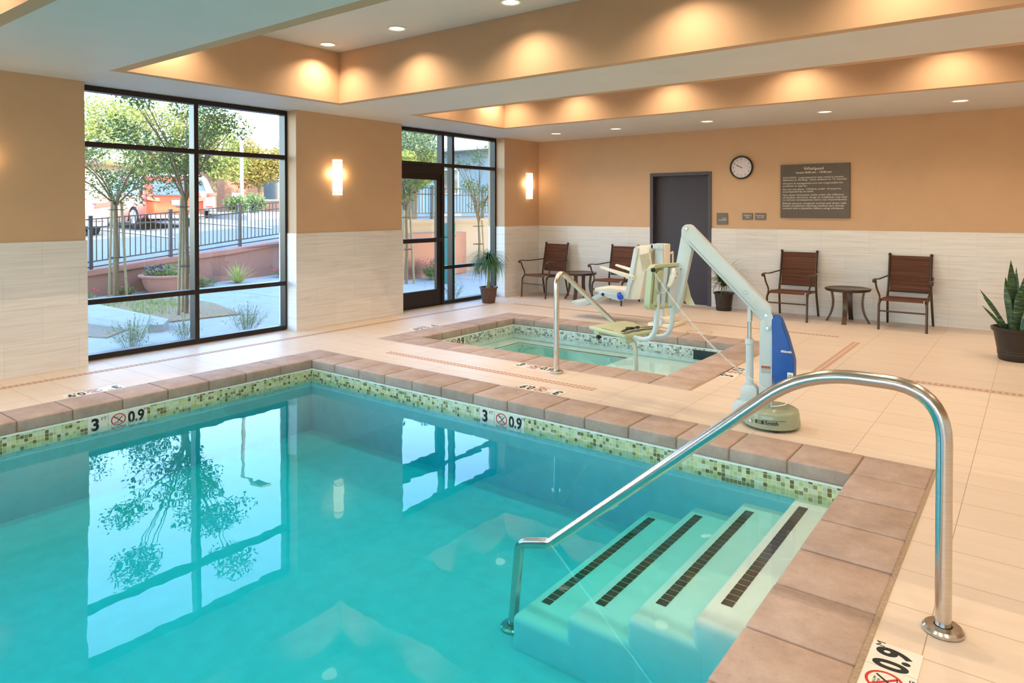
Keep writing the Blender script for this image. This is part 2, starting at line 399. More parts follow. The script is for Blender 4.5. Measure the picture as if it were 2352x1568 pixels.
# ---------------- windows ----------------
fd = .115
def vbar(b, y, z0=.01, z1=H - .005, wd=.052): b.box(GX - fd, y - wd / 2, z0, GX, y + wd / 2, z1, .003, 1)
def hbar(b, y0, y1, z, ht=.052): b.box(GX - fd + .001, y0, z - ht / 2, GX - .001, y1, z + ht / 2, .003, 1)
for k in (0, 1):
    y0, y1 = WIN[k]; w0 = struct(bpy.data.objects.new('window_%d' % (k + 1), None)); C.objects.link(w0)
    b = B(); ym = (y0 + y1) / 2 + .015
    for y in (y0 + .03, ym, y1 - .01): vbar(b, y)
    for z in (.036, .59, 2.17, H - .03): hbar(b, y0, y1, z)
    b.build('window_frame', framem, w0)
    for ya, yb in ((y0, ym), (ym, y1)):
        for za, zb in ((.03, .6), (.6, 2.17), (2.17, 2.74)):
            b = B(); b.box(GX - .065, ya + .01, za, GX - .058, yb - .01, zb); b.build('pane', glassm, w0)
y0, y1 = WIN[2]; w3 = struct(bpy.data.objects.new('window_3', None)); C.objects.link(w3)
b = B(); yd = 8.06; ym = 8.30
for y in (y0 + .02, ym, y1 - .01): vbar(b, y)
vbar(b, yd, wd=.055)
hbar(b, y0, y1, H - .03); hbar(b, y0, y1, 2.22); hbar(b, yd, y1, .036); hbar(b, yd, y1, .59)
hbar(b, y0, yd, 2.13, .12)
b.build('window_frame', framem, w3)
for ya, yb, za, zb in ((y0, yd, 2.2, 2.74), (yd, ym, 2.22, 2.74), (ym, y1, 2.22, 2.74), (yd, ym, .6, 2.2), (ym, y1, .6, 2.2), (yd, ym, .03, .6), (ym, y1, .03, .6)):
    b = B(); b.box(GX - .065, ya + .005, za, GX - .058, yb - .005, zb); b.build('pane', glassm, w3)
# glazed door leaf
dr = struct(bpy.data.objects.new('door_1', None)); C.objects.link(dr)
b = B(); X0, X1 = GX - .075, GX - .02
b.box(X0, y0 + .04, .012, X1, y0 + .13, 2.07, .003, 1); b.box(X0, yd - .13, .012, X1, yd - .03, 2.07, .003, 1)
b.box(X0 + .001, y0 + .13, .012, X1 - .001, yd - .13, .262); b.box(X0 + .001, y0 + .13, 1.98, X1 - .001, yd - .13, 2.07)
b.build('door_leaf', framem, dr)
b = B(); b.box(X0 + .02, y0 + .13, .26, X0 + .027, yd - .13, 1.98); b.build('pane', glassm, dr)
b = B(); b.box(X1 - .01, y0 + .1, 1.005, X1 + .05, yd - .035, 1.075, .012, 2); b.build('push_bar', framem, dr)
b = B(); b.box(GX - .11, y0, 0, GX + .03, yd, .012, .003, 1); b.build('threshold', steel, dr)
# back wall glazing, out of view and added for daylight
for k, (a, c) in enumerate(((-5.9, -3.5), (-2.7, -.3), (.5, 2.9))):
    w0 = struct(bpy.data.objects.new('window_%d' % (k + 4), None)); C.objects.link(w0); b = B()
    for x in (a + .03, (a + c) / 2, c - .03): b.box(x - .026, BY - .2, 0, x + .026, BY - .09, H, .003, 1)
    for z in (.03, .59, 2.17, H - .03): b.box(a, BY - .199, z - .026, c, BY - .091, z + .026, .003, 1)
    b.build('window_frame', framem, w0)
    b = B(); b.box(a, BY - .14, .03, c, BY - .134, H - .03); b.build('pane', glassm, w0)
# equipment door
d2 = struct(bpy.data.objects.new('door_2', None)); C.objects.link(d2)
b = B()
for x0, x1, z0, z1 in ((DX0, DX0 + .055, 0, DZ), (DX1 - .055, DX1, 0, DZ), (DX0 + .055, DX1 - .055, DZ - .055, DZ)): b.box(x0, WY - .02, z0, x1, WY + .15, z1, .003, 1)
b.build('door_frame', doorframe, d2)
b = B(); b.box(DX0 + .055, WY + .09, .01, DX1 - .055, WY + .135, DZ - .055); b.build('door_leaf', doorm, d2)
b = B(); b.tube([(DX1 - .11, WY + .09, .98), (DX1 - .11, WY + .03, .98)], .012); b.bar((DX1 - .11, WY + .035, .98), (DX1 - .24, WY + .035, .98), .018, .022, .004)
b.lathe([(.03, -.0), (.03, .01)], (DX1 - .11, WY + .08, .98), 16, axis='y'); b.build('door_handle', steel, d2)
b = B(); b.box(DX0 + .04, WY - .02, 0, DX1 - .04, WY + .1, .012); b.build('threshold', steel, d2)

# ---------------- pools ----------------
def stones(b, x0, x1, y0, y1, L=.362, ax='x', start=None, flip=False):
    g = .007; z0, z1 = -.084, .004
    a0, a1 = (x0, x1) if ax == 'x' else (y0, y1)
    n = max(1, round((a1 - a0) / L)); L = (a1 - a0) / n
    for i in range(n):
        p, q = a0 + i * L + g / 2, a0 + (i + 1) * L - g / 2
        j = rnd.uniform(-.0015, .0015)
        if ax == 'x': b.box(p, y0, z0, q, y1, z1 + j, .012, 3)
        else: b.box(x0, p, z0, x1, q, z1 + j, .012, 3)
def pool(name, label, cat, I, depth, wm, pm, mx, my):
    x0, x1, y0, y1 = I; t = thing(name, label, cat, (0, 0, 0))
    W = CW
    b = B()
    stones(b, x0, x1, y1, y1 + W, ax='x'); stones(b, x0, x1, y0 - W, y0, ax='x')
    stones(b, x0 - W, x0, y0, y1, ax='y'); stones(b, x1, x1 + W, y0, y1, ax='y')
    for cx in (x0 - W, x1):
        for cy in (y0 - W, y1): b.box(cx + .0035, cy + .0035, -.084, cx + W - .0035, cy + W - .0035, .004, .012, 3)
    b.build('coping', stonem, t, True)
    b = B()   # mortar bed under the stones
    for q in ((x0 - W, y1 + .012, x1 + W, y1 + W + .002), (x0 - W, y0 - W, x1 + W, y0 - .012), (x0 - W, y0, x0 - .012, y1), (x1 + .012, y0, x1 + W + .004, y1)): b.box(q[0], q[1], -.12, q[2], q[3], -.009)
    b.box(x1 + W - .003, y0 - W, -.02, x1 + W + .016, y1 + W, .0025)
    b.build('mortar_bed', mortar, t)
    b = B(); zt = -.084   # white edge bead
    for q in ((x0, y1 - .006, x1, y1 + .06), (x0, y0 - .06, x1, y0 + .006)): b.box(q[0], q[1], zt - .012, q[2], q[3], zt)
    for q in ((x0 - .06, y0, x0 + .006, y1), (x1 - .006, y0, x1 + .06, y1)): b.box(q[0], q[1], zt - .012, q[2], q[3], zt)
    b.build('edge_bead', white_trim, t)
    zb = -.217
    for m_, qs in ((mx, ((x0, y1 - .004, x1, y1 + .02), (x0, y0 - .02, x1, y0 + .004))), (my, ((x0 - .02, y0, x0 + .004, y1), (x1 - .004, y0, x1 + .02, y1)))):
        for q in qs: b = B(); b.box(q[0], q[1], zb, q[2], q[3], zt - .01); b.build('waterline_tile', m_, t)
    b = B(); e = .15
    b.box(x0 - e, y0 - e, -depth - .1, x1 + e, y1 + e, -depth)
    for q in ((x0 - e, y0 - e, x0, y1 + e), (x1, y0 - e, x1 + e, y1 + e), (x0, y1, x1, y1 + e), (x0, y0 - e, x1, y0)): b.box(q[0], q[1], -depth, q[2], q[3], zt - .012)
    b.build('basin', pm, t)
    b = B(); b.box(x0 - .01, y0 - .01, -depth - .02, x1 + .01, y1 + .01, WATER); b.build('water', wm, t)
    return t
pt = pool('swimming_pool', 'large turquoise swimming pool filling the foreground, with submerged entry steps', 'swimming pool', POOL, .70, waterm, plaster, mosPX, mosPY)
# entry steps (rounded blocks) with brown nosing strips
zs = [-.215, -.32, -.433, -.538]; xr = [-1.156, -1.466, -1.789, -2.113]; ysn = [2.60, 2.42, 2.28, 2.14]
b = B()
for i in range(4): b.box(xr[i], 2.765 - .002 * i, -.95, (px1 + .06) if i == 0 else xr[i - 1] + .07, py1 + .06 + .002 * i, zs[i], .034, 4)
b.build('entry_steps', stepplaster, pt, True)
for i, (z, x) in enumerate(zip(zs, xr)):
    b = B(); xc = x + .085; n = 24; ya, yb = 2.94, 4.19; st = (yb - ya) / n
    for k in range(n): b.box(xc - .025, ya + k * st + .003, z - .003, xc + .025, ya + (k + 1) * st - .005, z + .003)
    b.build('step_strip', stripm, pt)
st_ = pool('whirlpool_spa', 'small raised-edge whirlpool spa with pale water behind the big pool', 'spa pool', SPA, .62, spawater, spaplaster, mosSX, mosSY)
# spa bench, darker edge line, steps, skimmer mouth, floor drain
b = B()
b.prism([(sx0 - .03, sy1 + .03), (sx0 - .03, sy0 - .03), (sx0 + .28, sy0 - .03), (sx0 + .28, sy1 - .24), (-3.95, sy1 - .24), (-3.95, sy1 + .03)], -.8, -.28, 'z', .012)
b.build('bench', spaplaster, st_, True)
b = B(); b.box(-3.98, sy0 - .03, -.8, sx1 + .03, sy1 + .03, -.275, .06, 4); b.build('entry_bench', spaplaster, st_, True)
b = B(); b.box(sx0 + .24, sy1 - .225, -.283, -4.05, sy1 - .20, -.276); b.box(sx0 + .24, sy0, -.283, sx0 + .265, sy1 - .225, -.276); b.box(-4.05, sy1 - .225, -.283, -3.93, sy1 - .205, -.272); b.build('bench_edge_strip', mat('dark_blue_tile', '1f2f3c', .3), st_)
b = B(); b.box(-3.18, sy1 - .012, -.225, -2.83, sy1 + .01, -.115); b.build('skimmer_mouth', mat('skimmer_dark', '122a2c', .4), st_)
b = B(); b.lathe([(.0, 0), (.055, 0), (.06, -.006)], (sx1 - .32, sy0 + .85, -.268), 24); b.build('underwater_light', white, st_)
b = B(); b.lathe([(.0, 0), (.07, 0), (.08, -.01)], (-4.3, 6.45, -.61), 24); b.build('drain', black, st_)

# depth marker tiles: 3 FT, no diving, 0.9 M
def marker(name, label, m4, flat=True, sz=.15, gap=.006, dn='NO DIVING'):
    t = thing(name, label, 'depth marker', m4.to_translation())
    inv = M.Translation(-m4.to_translation()) @ m4
    for k in (-1, 0, 1):
        b = B(); b.box(-sz / 2 + .0015 + k * sz, -sz / 2, 0, sz / 2 - .0015 + k * sz, sz / 2, .0025); b.xf(inv); b.build('tile', markw, t)
    X = M.Translation
    def tx(s, size, x, y, mt=blackink, off=0, sx=1): text(s, size, mt, inv @ X((x, y, .0028)), t, 'lettering', .0003, off, sx=sx)
    tx('3', .15 * sz / .15, -sz - .02, -.0, off=.0055, sx=.85); tx('FT', .042, -sz + .043, .045, sx=.9)
    tx('0.9', .14 * sz / .15, sz - .014, -.0, off=.0048, sx=.74); tx('M', .04, sz + .06, .05)
    tx(dn, .021, 0, -.064, off=.0006); tx('SHALLOW', .011, -.012, .036); tx('WATER', .011, -.012, .024)
    b = B(); n = 32
    o = b.ring([(.056 * cos(2 * pi * j / n), .056 * sin(2 * pi * j / n) + .008, .0031) for j in range(n)]); i_ = b.ring([(.047 * cos(2 * pi * j / n), .047 * sin(2 * pi * j / n) + .008, .0031) for j in range(n)])
    b.skin([o, i_], cap=False); a = R_(-45); b.box(-.05, -.0045, .0028, .05, .0045, .0032, mat4=M.Translation((0, .008, 0)) @ M.Rotation(a, 4, 'Z')); b.xf(inv); b.build('prohibition_ring', redm, t)
    b = B(); b.bar((.03, .035, .003), (-.008, -.012, .003), .007, .0006); b.bar((-.008, -.012, .003), (-.03, -.02, .003), .005, .0006)
    for q in range(5): b.bar((-.035 + q * .014, -.026 + .004 * (q % 2), .003), (-.021 + q * .014, -.026 + .004 * ((q + 1) % 2), .003), .003, .0005)
    b.xf(inv); b.build('diver_symbol', blackink, t)
    return t
for nm, lb, m4 in (
    ('depth_marker', '3 FT 0.9 M waterline marker on the pool side nearest the windows', basis((px0 + .005, 2.45, -.157), (0, 1, 0), (0, 0, .84))),
    ('depth_marker', '3 FT 0.9 M waterline marker on the far wall of the big pool', basis((-3.375, py1 - .005, -.157), (1, 0, 0), (0, 0, .84))),
    ('depth_marker', 'upside-down depth marker on the deck between pool and spa, beside the pool coping', basis((-3.31, 4.738, 0), (-1, 0, 0), (0, -1, 0))),
    ('depth_marker', 'depth marker on the deck at the foot of the spa handrail', basis((-3.83, 5.385, 0), (1, 0, 0), (0, 1, 0))),
    ('depth_marker', 'depth marker on the deck right of the spa, behind the pool lift mast', basis((-2.235, 6.33, 0), (0, 1, 0), (-1, 0, 0))),
    ('depth_marker', 'large 0.9 M depth marker on the deck at the bottom right corner', basis((-.375, 2.46, 0), (0, 1, 0), (-1, 0, 0))),
    ('depth_marker', 'faint depth marker on the deck between the big pool and large window', basis((-6.25, 2.45, 0), (0, -1, 0), (1, 0, 0))),
    ('depth_marker', 'faint depth marker on the deck left of the spa coping', basis((-6.26, 6.36, 0), (0, -1, 0), (1, 0, 0))),
    ('depth_marker', '0.9 M marker at the waterline on the left inner side of the spa', basis((sx0 + .005, 6.4, -.157), (0, 1, 0), (0, 0, .84)))):
    marker(nm, lb, m4)
# slotted deck drains
slotm = mat('drain_pink_plastic', 'd6b49c', .6, var=.15, nscale=120); dark = mat('slot_dark', '9a7560', .8)
def drain(label, x0, y0, x1, y1):
    t = thing('slot_drain', label, 'floor drain', ((x0 + x1) / 2, (y0 + y1) / 2, 0), group='slotted strip drains in the deck'); cx, cy = (x0 + x1) / 2, (y0 + y1) / 2
    b = B(); b.box(x0 - cx, y0 - cy, -.01, x1 - cx, y1 - cy, .0015); b.build('grate', slotm, t)
    b = B(); lx = x1 - x0 > y1 - y0; L = max(x1 - x0, y1 - y0); Wd = min(x1 - x0, y1 - y0); n = int(L / .045)
    for k in range(n):
        for r in (-.25, .25) if Wd > .05 else (0,):
            a = -L / 2 + (k + .5) * L / n; c = r * Wd
            q = (a - .012, c - .006, a + .012, c + .006)
            if lx: b.box(q[0], q[1], .0012, q[2], q[3], .0022)
            else: b.box(q[1], q[0], .0012, q[3], q[2], .0022)
    b.box(*((-L / 2, -Wd / 2, .001, L / 2, -Wd / 2 + .003, .002) if lx else (-Wd / 2, -L / 2, .001, -Wd / 2 + .003, L / 2, .002)))
    b.box(*((-L / 2, Wd / 2 - .003, .001, L / 2, Wd / 2, .002) if lx else (Wd / 2 - .003, -L / 2, .001, Wd / 2, L / 2, .002)))
    b.build('slots', dark, t)
drain('pink strip drain in the deck between the pool and the spa', -5.48, 4.975, -2.95, 5.055)
drain('long strip drain running along the window wall', -7.02, -3, -6.95, 8.6)
drain('strip drain across the deck in front of the far chairs', -6.7, 8.8, -1.87, 8.86)
drain('wide perforated strip drain running toward the far wall, right of the pool lift', -1.675, 6.6, -1.597, 8.6)
drain('perforated strip drain at the right edge behind the near handrail', -1.4, 6.91, 2.5, 6.985)
b = B(); n = 40
for r0, r1 in ((.148, .155), (.10, .103)):
    o = b.ring([(r0 * cos(2 * pi * j / n), r0 * sin(2 * pi * j / n), .001) for j in range(n)]); i_ = b.ring([(r1 * cos(2 * pi * j / n), r1 * sin(2 * pi * j / n), .001) for j in range(n)]); b.skin([o, i_], cap=False)
    if r0 > .14: pass
    else: break
o = b.build('floor_cover', dark); o.location = (-3.31, 8.14, .001); tag(o, 'round access cover ring set in the deck behind the spa', 'floor cover')
# ---------------- lamps of the room ----------------
trimw = mat('downlight_trim', 'efece4', .4); lampe = emis('downlight_lamp', 'fff1d8', 1.9)
LX = [-6.27, -5.17, -3.72, -2.17, -.72, .8, 2.3]
def downlight():
    t = thing('recessed_downlight', 'x', 'ceiling light')
    b = B(); b.lathe([(.098, 0), (.098, -.005), (.082, -.007), (.075, .006)], n=28, cap=False); b.build('trim_ring', trimw, t, True)
    b = B(); b.lathe([(.0, -.001), (.074, -.001)], n=28, cap=False); b.build('lamp', lampe, t)
    return t
dl0 = downlight()
W_ = (1, .79, .56)
def put_dl(x, y, z, label, power, group=None, ang=135, blend=1.0):
    global dl0
    t = dl0 if not dl0.get('used') else dup(dl0)
    dl0['used'] = 1
    t.location = (x, y, z - .001); t['label'] = label; t['group'] = group or 'recessed downlights'
    s = spot('downlight_beam', (x, y, z - .03), power, W_, ang, blend)
    s.parent = None
far = ['first from the left window corner', 'second from the left corner', 'above the dark door', 'above the clock and whirlpool sign', 'farthest right, near the frame edge']
for i, x in enumerate(LX):
    put_dl(x, 9.41, H, 'round downlight in the low ceiling by the far wall, ' + far[i] if i < 5 else 'round downlight beyond the right frame edge', 26)
nm = ['nearest the corner of the deep coffer', 'second in the deep coffer', 'third in the deep coffer, at the top edge']
for i, x in enumerate(LX):
    put_dl(x, 4.86, HU, 'round downlight in the raised coffer ceiling, ' + nm[i] if i < 3 else 'round downlight in the coffer above the frame', 42)
for y in (3.17, 7.94, 6.86, 1.19, -.52):
    for i, x in enumerate(LX):
        put_dl(x, y, HU, 'round downlight hidden up in a coffer, its glow on the tan coffer side', 42 if y != 6.86 else 24)
del dl0['used']
for o in C.objects:
    if o.name.startswith('recessed_downlight') and 'used' in o: del o['used']
# wall sconces
sce = emis('sconce_diffuser', 'ffe6bc', 2.2)
sc_band = mat('sconce_band', 'b9a78e', .3, .6); sc_end = emis('sconce_end_glass', 'ffe0b8', 1.6)
def sconce(y, label):
    t = thing('wall_sconce', label, 'wall lamp', (WX, y, 1.937), group='cylindrical wall sconces')
    def half(b, r, z0, z1, off=.03, n=20):
        ra = [(off + r * sin(pi * j / n), -r * cos(pi * j / n)) for j in range(n + 1)] + [(0, r), (0, -r)]
        b.skin([b.ring([(p[0], p[1], z0) for p in ra]), b.ring([(p[0], p[1], z1) for p in ra])])
    b = B(); b.box(0, -.05, -.225, .03, .05, .225, .004, 1); b.build('back_plate', sc_band, t)
    b = B(); half(b, .062, -.18, .18); b.build('diffuser', sce, t, True)
    b = B(); half(b, .061, -.232, -.198); half(b, .061, .198, .232); half(b, .061, -.193, -.184); half(b, .061, .184, .193); b.build('end_glass', sc_end, t, True)
    b = B()
    for z in (-.198, -.184, .193, .18): half(b, .064, z, z + .004)
    b.build('metal_band', sc_band, t, True)
    for sy in (-1, 1):
        l = bpy.data.lights.new('sconce_glow', 'POINT'); l.energy = 1.1; l.color = (1, .66, .34); l.shadow_soft_size = 0
        o = bpy.data.objects.new('sconce_glow', l); C.objects.link(o); o.location = (WX + .055, y + sy * .095, 1.98)
sconce(1.9, 'lit wall sconce on the window wall at the left frame edge')
sconce(5.815, 'lit cylindrical wall sconce on the pier between the large window and the glass door')
sconce(10.1, 'lit cylindrical wall sconce in the far left corner beside the glass door')

# ---------------- wall signs and clock ----------------
def fitline(body, x0, w, z, h, mt, par, y, bold=0, oy=0):
    q = text(body, h, mt, M.Identity(4), par, 'lettering', .0006, bold, 'LEFT')
    xs = [v.co.x for v in q.data.vertices]; k = w / (max(xs) - min(xs)); mn = min(xs)
    for v in q.data.vertices: v.co = V(((v.co.x - mn) * k + x0, -.0015 - v.co.z, z + v.co.y))
    return q
cx, cz = -2.536, 1.773
t = thing('whirlpool_sign', 'large brown Whirlpool rules sign on the far wall', 'sign', (cx, WY - .03, cz))
b = B(); b.box(-.466, 0, -.384, .466, .012, .384, .003, 1); b.build('panel', signm, t)
b = B()
for sx_ in (-1, 1):
    for sz_ in (-1, 1): b.tube([(sx_ * .4, .01, sz_ * .32), (sx_ * .4, .03, sz_ * .32)], .012)
b.build('standoff', steel, t)
U = .933 / 1660
def z_(c): return 2.161 - (c - 190) * U * .985 - cz
fitline('Whirlpool', (720 - 150) * U - .466, 475 * U, z_(315), .056, signtxt, t, 0, .0008)
fitline('hours: 8:00 am - 10:00 pm', (538 - 150) * U - .466, 850 * U, z_(410), .037, signtxt, t, 0, .001)
for s_, x1, c_ in (('CAUTION:  Long exposure may result in nausea,', 1665, 537), ('dizziness or fainting.  Limit sessions to 15 minutes', 1735, 597), ('Owners & management are not responsible for', 1655, 687), ('accidents or injuries', 800, 752),
                   ('Do not use alone.  Children under 14 must be', 1600, 838), ('accompanied by an adult', 960, 900), ('Hot water immersion while under the influence', 1670, 988), ('of alcohol, narcotics, drugs or medicines may lead', 1740, 1052),
                   ('to serious consequences and is not recommended', 1730, 1115), ('Elderly persons, pregnant women and those with', 1725, 1205), ('health conditions requiring medical care should', 1670, 1270), ('consult with a physician before using whirlpool', 1660, 1335)):
    fitline(s_, .034 - .466, (x1 - 212) * U, z_(c_), .034, signtxt, t, 0, .0004)
def small_sign(nm, label, x0, x1, z0, z1, lines, mt=signgrey):
    t = thing(nm, label, 'sign', ((x0 + x1) / 2, WY - .012, (z0 + z1) / 2)); w, h = (x1 - x0) / 2, (z1 - z0) / 2
    b = B(); b.box(-w, 0, -h, w, .012, h, .002, 1); b.build('plate', mt, t)
    for s_, xa, ww, zz, hh in lines: fitline(s_, xa, ww, zz, hh, signtxt, t, 0, .0005)
small_sign('pool_equipment_sign', 'square grey POOL EQUIPMENT sign right of the dark door', -3.966, -3.79, 1.281, 1.458, [('POOL', .012, .058, .004, .025), ('EQUIPMENT', -.06, .13, -.02, .025)])
small_sign('whirlpool_timer_sign', 'small brown-grey Whirlpool Timer sign below the clock', -3.567, -3.41, 1.357, 1.459, [('Whirlpool', -.055, .11, .014, .028), ('Timer', -.03, .06, -.014, .028)])
small_sign('emergency_shutoff_sign', 'small brown-grey Emergency Shut Off sign, right one of the pair below the clock', -3.377, -3.218, 1.357, 1.459, [('Emergency', -.062, .125, .014, .028), ('Shut Off', -.045, .095, -.014, .028)])
t = thing('wall_clock', 'round black-rimmed wall clock reading ten to ten above the small signs', 'clock', (-3.579, WY, 2.146))
b = B(); b.lathe([(.0, -.0), (.165, 0), (.176, -.015), (.176, -.035), (.168, -.045), (.155, -.04), (.152, -.022), (0, -.022)], (0, 0, 0), 48, cap=False, axis='y')
for v in b.m.verts: v.co.y = -abs(v.co.y)
b.build('rim', black, t, True)
b = B(); b.lathe([(0, 0), (.153, 0)], n=48, cap=False, axis='y')
for v in b.m.verts: v.co.y = -.024
b.build('dial', mat('clock_dial', 'd9cfd6', .25, spec=.6), t)
for i in range(1, 13):
    a = R_(90 - 30 * i); q = text(str(i), .036, blackink, M.Identity(4), t, 'numeral', .0004, .0002)
    for v in q.data.vertices: v.co = V((v.co.x * .85 + .125 * cos(a), -.026 - v.co.z, v.co.y + .125 * sin(a)))
for nme, ang, L, wd in (('minute_hand', 90 - 300, .115, .005), ('hour_hand', 90 - 295, .075, .007)):
    a = R_(ang); b = B(); b.bar((-.02 * cos(a), -.028, -.02 * sin(a)), (L * cos(a), -.028, L * sin(a)), wd, .001, up=(0, 1, 0)); b.build(nme, black, t)
b = B(); b.lathe([(0, 0), (.008, 0)], n=12, cap=False, axis='y')
for v in b.m.verts: v.co.y = -.0295
b.build('hub', black, t)

# ---------------- handrails ----------------
def rail(label, pts, r, fl, ax):
    t = thing('pool_handrail', label, 'handrail', pts[0]); o = V(pts[0])
    b = B(); b.tube([V(p) - o for p in pts], r, 24); b.build('rail_tube', steel, t, True, 50)
    for f in fl:
        b = B(); b.lathe([(r * 1.12, .0), (.066, .0), (.066, .010), (.058, .018), (r * 1.12, .020), (r * 1.12, 0)], V(f) - o, 36, cap=False); b.build('flange', steel, t, True)
y_ = 2.888
p = fillet([(-.263, y_, 0), (-.262, y_, .868), (-.735, y_, .868), (-1.96, y_, -.18), (-2.155, y_, -.235), (-2.20, y_, -.70)], [.19, .20, .02, .05], 10)
rail('near stainless steel handrail arching from the deck down into the big pool steps', p, .0265, [(-.263, y_, .003), (-2.20, y_, -.698)], 'x')
x_ = -3.548
p = fillet([(x_, 5.33, 0), (x_, 5.33, .985), (x_, 6.90, .03), (x_, 6.95, -.6)], [.22, .12], 10)
rail('stainless steel handrail of the spa, arching over the spa coping', p, .0255, [(x_, 5.33, .003)], 'y')

# ---------------- chairs and side tables ----------------
def chair():
    t = thing('patio_armchair', 'x', 'chair'); r = .0145
    for s in (-1, 1):
        b = B(); b.tube(fillet([(s * .262, .335, 0), (s * .25, .25, .37), (s * .24, .275, .55), (s * .24, .355, .905)], [.2, .2], 5), r, 12); b.sphere((s * .24, .357, .912), .021, u=12, v=8)
        b.build('back_upright', bronze, t, True, 60)
        b = B(); b.tube(fillet([(s * .262, -.325, 0), (s * .262, -.305, .33), (s * .245, -.25, .372), (s * .238, .25, .355)], [.06, .05], 5), r, 12); b.build('front_leg', bronze, t, True, 60)
        b = B(); b.tube(fillet([(s * .262, -.302, .31), (s * .262, -.22, .41), (s * .295, -.25, .50), (s * .305, -.285, .60)], [.08, .08], 5), .0115, 10)
        b.build('arm_support', bronze, t, True, 60)
        b = B(); pts = fillet([(s * .305, -.325, .588), (s * .308, -.335, .618), (s * .305, -.27, .632), (s * .30, -.08, .612), (s * .262, .30, .628)], [.01, .03, .1], 5)
        rings = []
        for i, q in enumerate(pts):
            f = i / (len(pts) - 1); w = .026 if f < .55 else .026 - .013 * min(1, (f - .55) / .2); h = .009
            tt = (V(pts[min(i + 1, len(pts) - 1)]) - V(pts[max(i - 1, 0)])).normalized(); sd = V((1, 0, 0)); up = tt.cross(sd).normalized()
            rings.append(b.ring([V(q) + sd * w * cos(a) + up * h * sin(a) for a in [2 * pi * k / 12 for k in range(12)]]))
        b.skin(rings); b.build('armrest', bronze, t, True, 60)
    for nme, q in (('stretcher', ((-.262, -.313, .235), (.262, -.313, .235))), ('seat_rail', ((-.25, .26, .345), (.25, .26, .345))), ('back_rail', ((-.24, .30, .43), (.24, .30, .43)))):
        b = B(); b.tube(q, .010, 10); b.build(nme, bronze, t, True, 60)
    b = B(); prof = [(-.305, .372), (-.30, .393), (-.27, .402), (-.15, .392), (.05, .378), (.20, .372), (.235, .36), (.235, .352)]
    pr2 = [(y, z - .010) for y, z in prof]
    b.skin([b.ring([(x, y, z) for y, z in prof] + [(x, y, z) for y, z in pr2[::-1]]) for x in (-.225, -.11, 0, .11, .225)]); b.build('seat', slingm, t, True, 50)
    b = B(); pr = [(.262, .435), (.276, .50), (.296, .62), (.325, .76), (.350, .898)]
    rings = [b.ring([(x, y + c, z) for y, z in pr] + [(x, y + c + .010, z) for y, z in pr[::-1]]) for x, c in ((-.226, 0), (-.11, .010), (0, .013), (.11, .010), (.226, 0))]
    b.skin(rings); b.build('backrest', slingm, t, True, 50)
    return t
c0 = chair()
for i, (x, y, rz, lb) in enumerate(((-6.86, 9.94, -3, 'bronze armchair with brown woven sling, in the far left corner by the sconce'), (-5.46, 9.93, 2, 'brown sling armchair left of the dark door, partly behind the cream pool lift'),
                         (-2.72, 10.02, 1, 'brown sling armchair on the far wall under the whirlpool sign'), (-1.335, 10.03, 0, 'brown sling armchair on the far wall, rightmost of the four'))):
    t = c0 if i == 0 else dup(c0)
    t.location = (x, y, 0); t.rotation_euler = (0, 0, R_(rz)); t['label'] = lb; t['group'] = 'patio armchairs along the far wall'
def table():
    t = thing('side_table', 'x', 'side table')
    b = B(); b.lathe([(0, .418), (.255, .418), (.272, .424), (.278, .432), (.278, .438), (.284, .441), (.285, .452), (.278, .458), (.255, .459), (.248, .455), (0, .455)], n=48, cap=False); b.build('tabletop', bronze, t, True, 30)
    for k in range(4):
        a = k * pi / 2; d = V((cos(a), sin(a), 0)); sd = V((-sin(a), cos(a), 0)); pr = [(.20, .42), (.185, .34), (.178, .26), (.186, .18), (.212, .09), (.258, .01), (.262, 0)]
        b = B(); rings = []; pr = [(v.x, v.z) for v in fillet([(r, 0, z) for r, z in pr], .04, 4)]
        for i, (r, z) in enumerate(pr): rings.append(b.ring([d * (r + q * .011) + sd * (p * .029) + V((0, 0, z)) for p, q in ((-1, -1), (1, -1), (1, 1), (-1, 1))]))
        b.skin(rings); b.build('leg', bronze, t, True, 40)
    return t
t0 = table(); t0.location = (-6.14, 9.93, 0); t0.rotation_euler = (0, 0, R_(12)); t0['label'] = 'low round dark side table between the two left armchairs'; t0['group'] = 'round side tables'
t1 = dup(t0); t1.location = (-2.03, 10.09, 0); t1.rotation_euler = (0, 0, R_(2)); t1['label'] = 'low round dark side table between the two right armchairs'

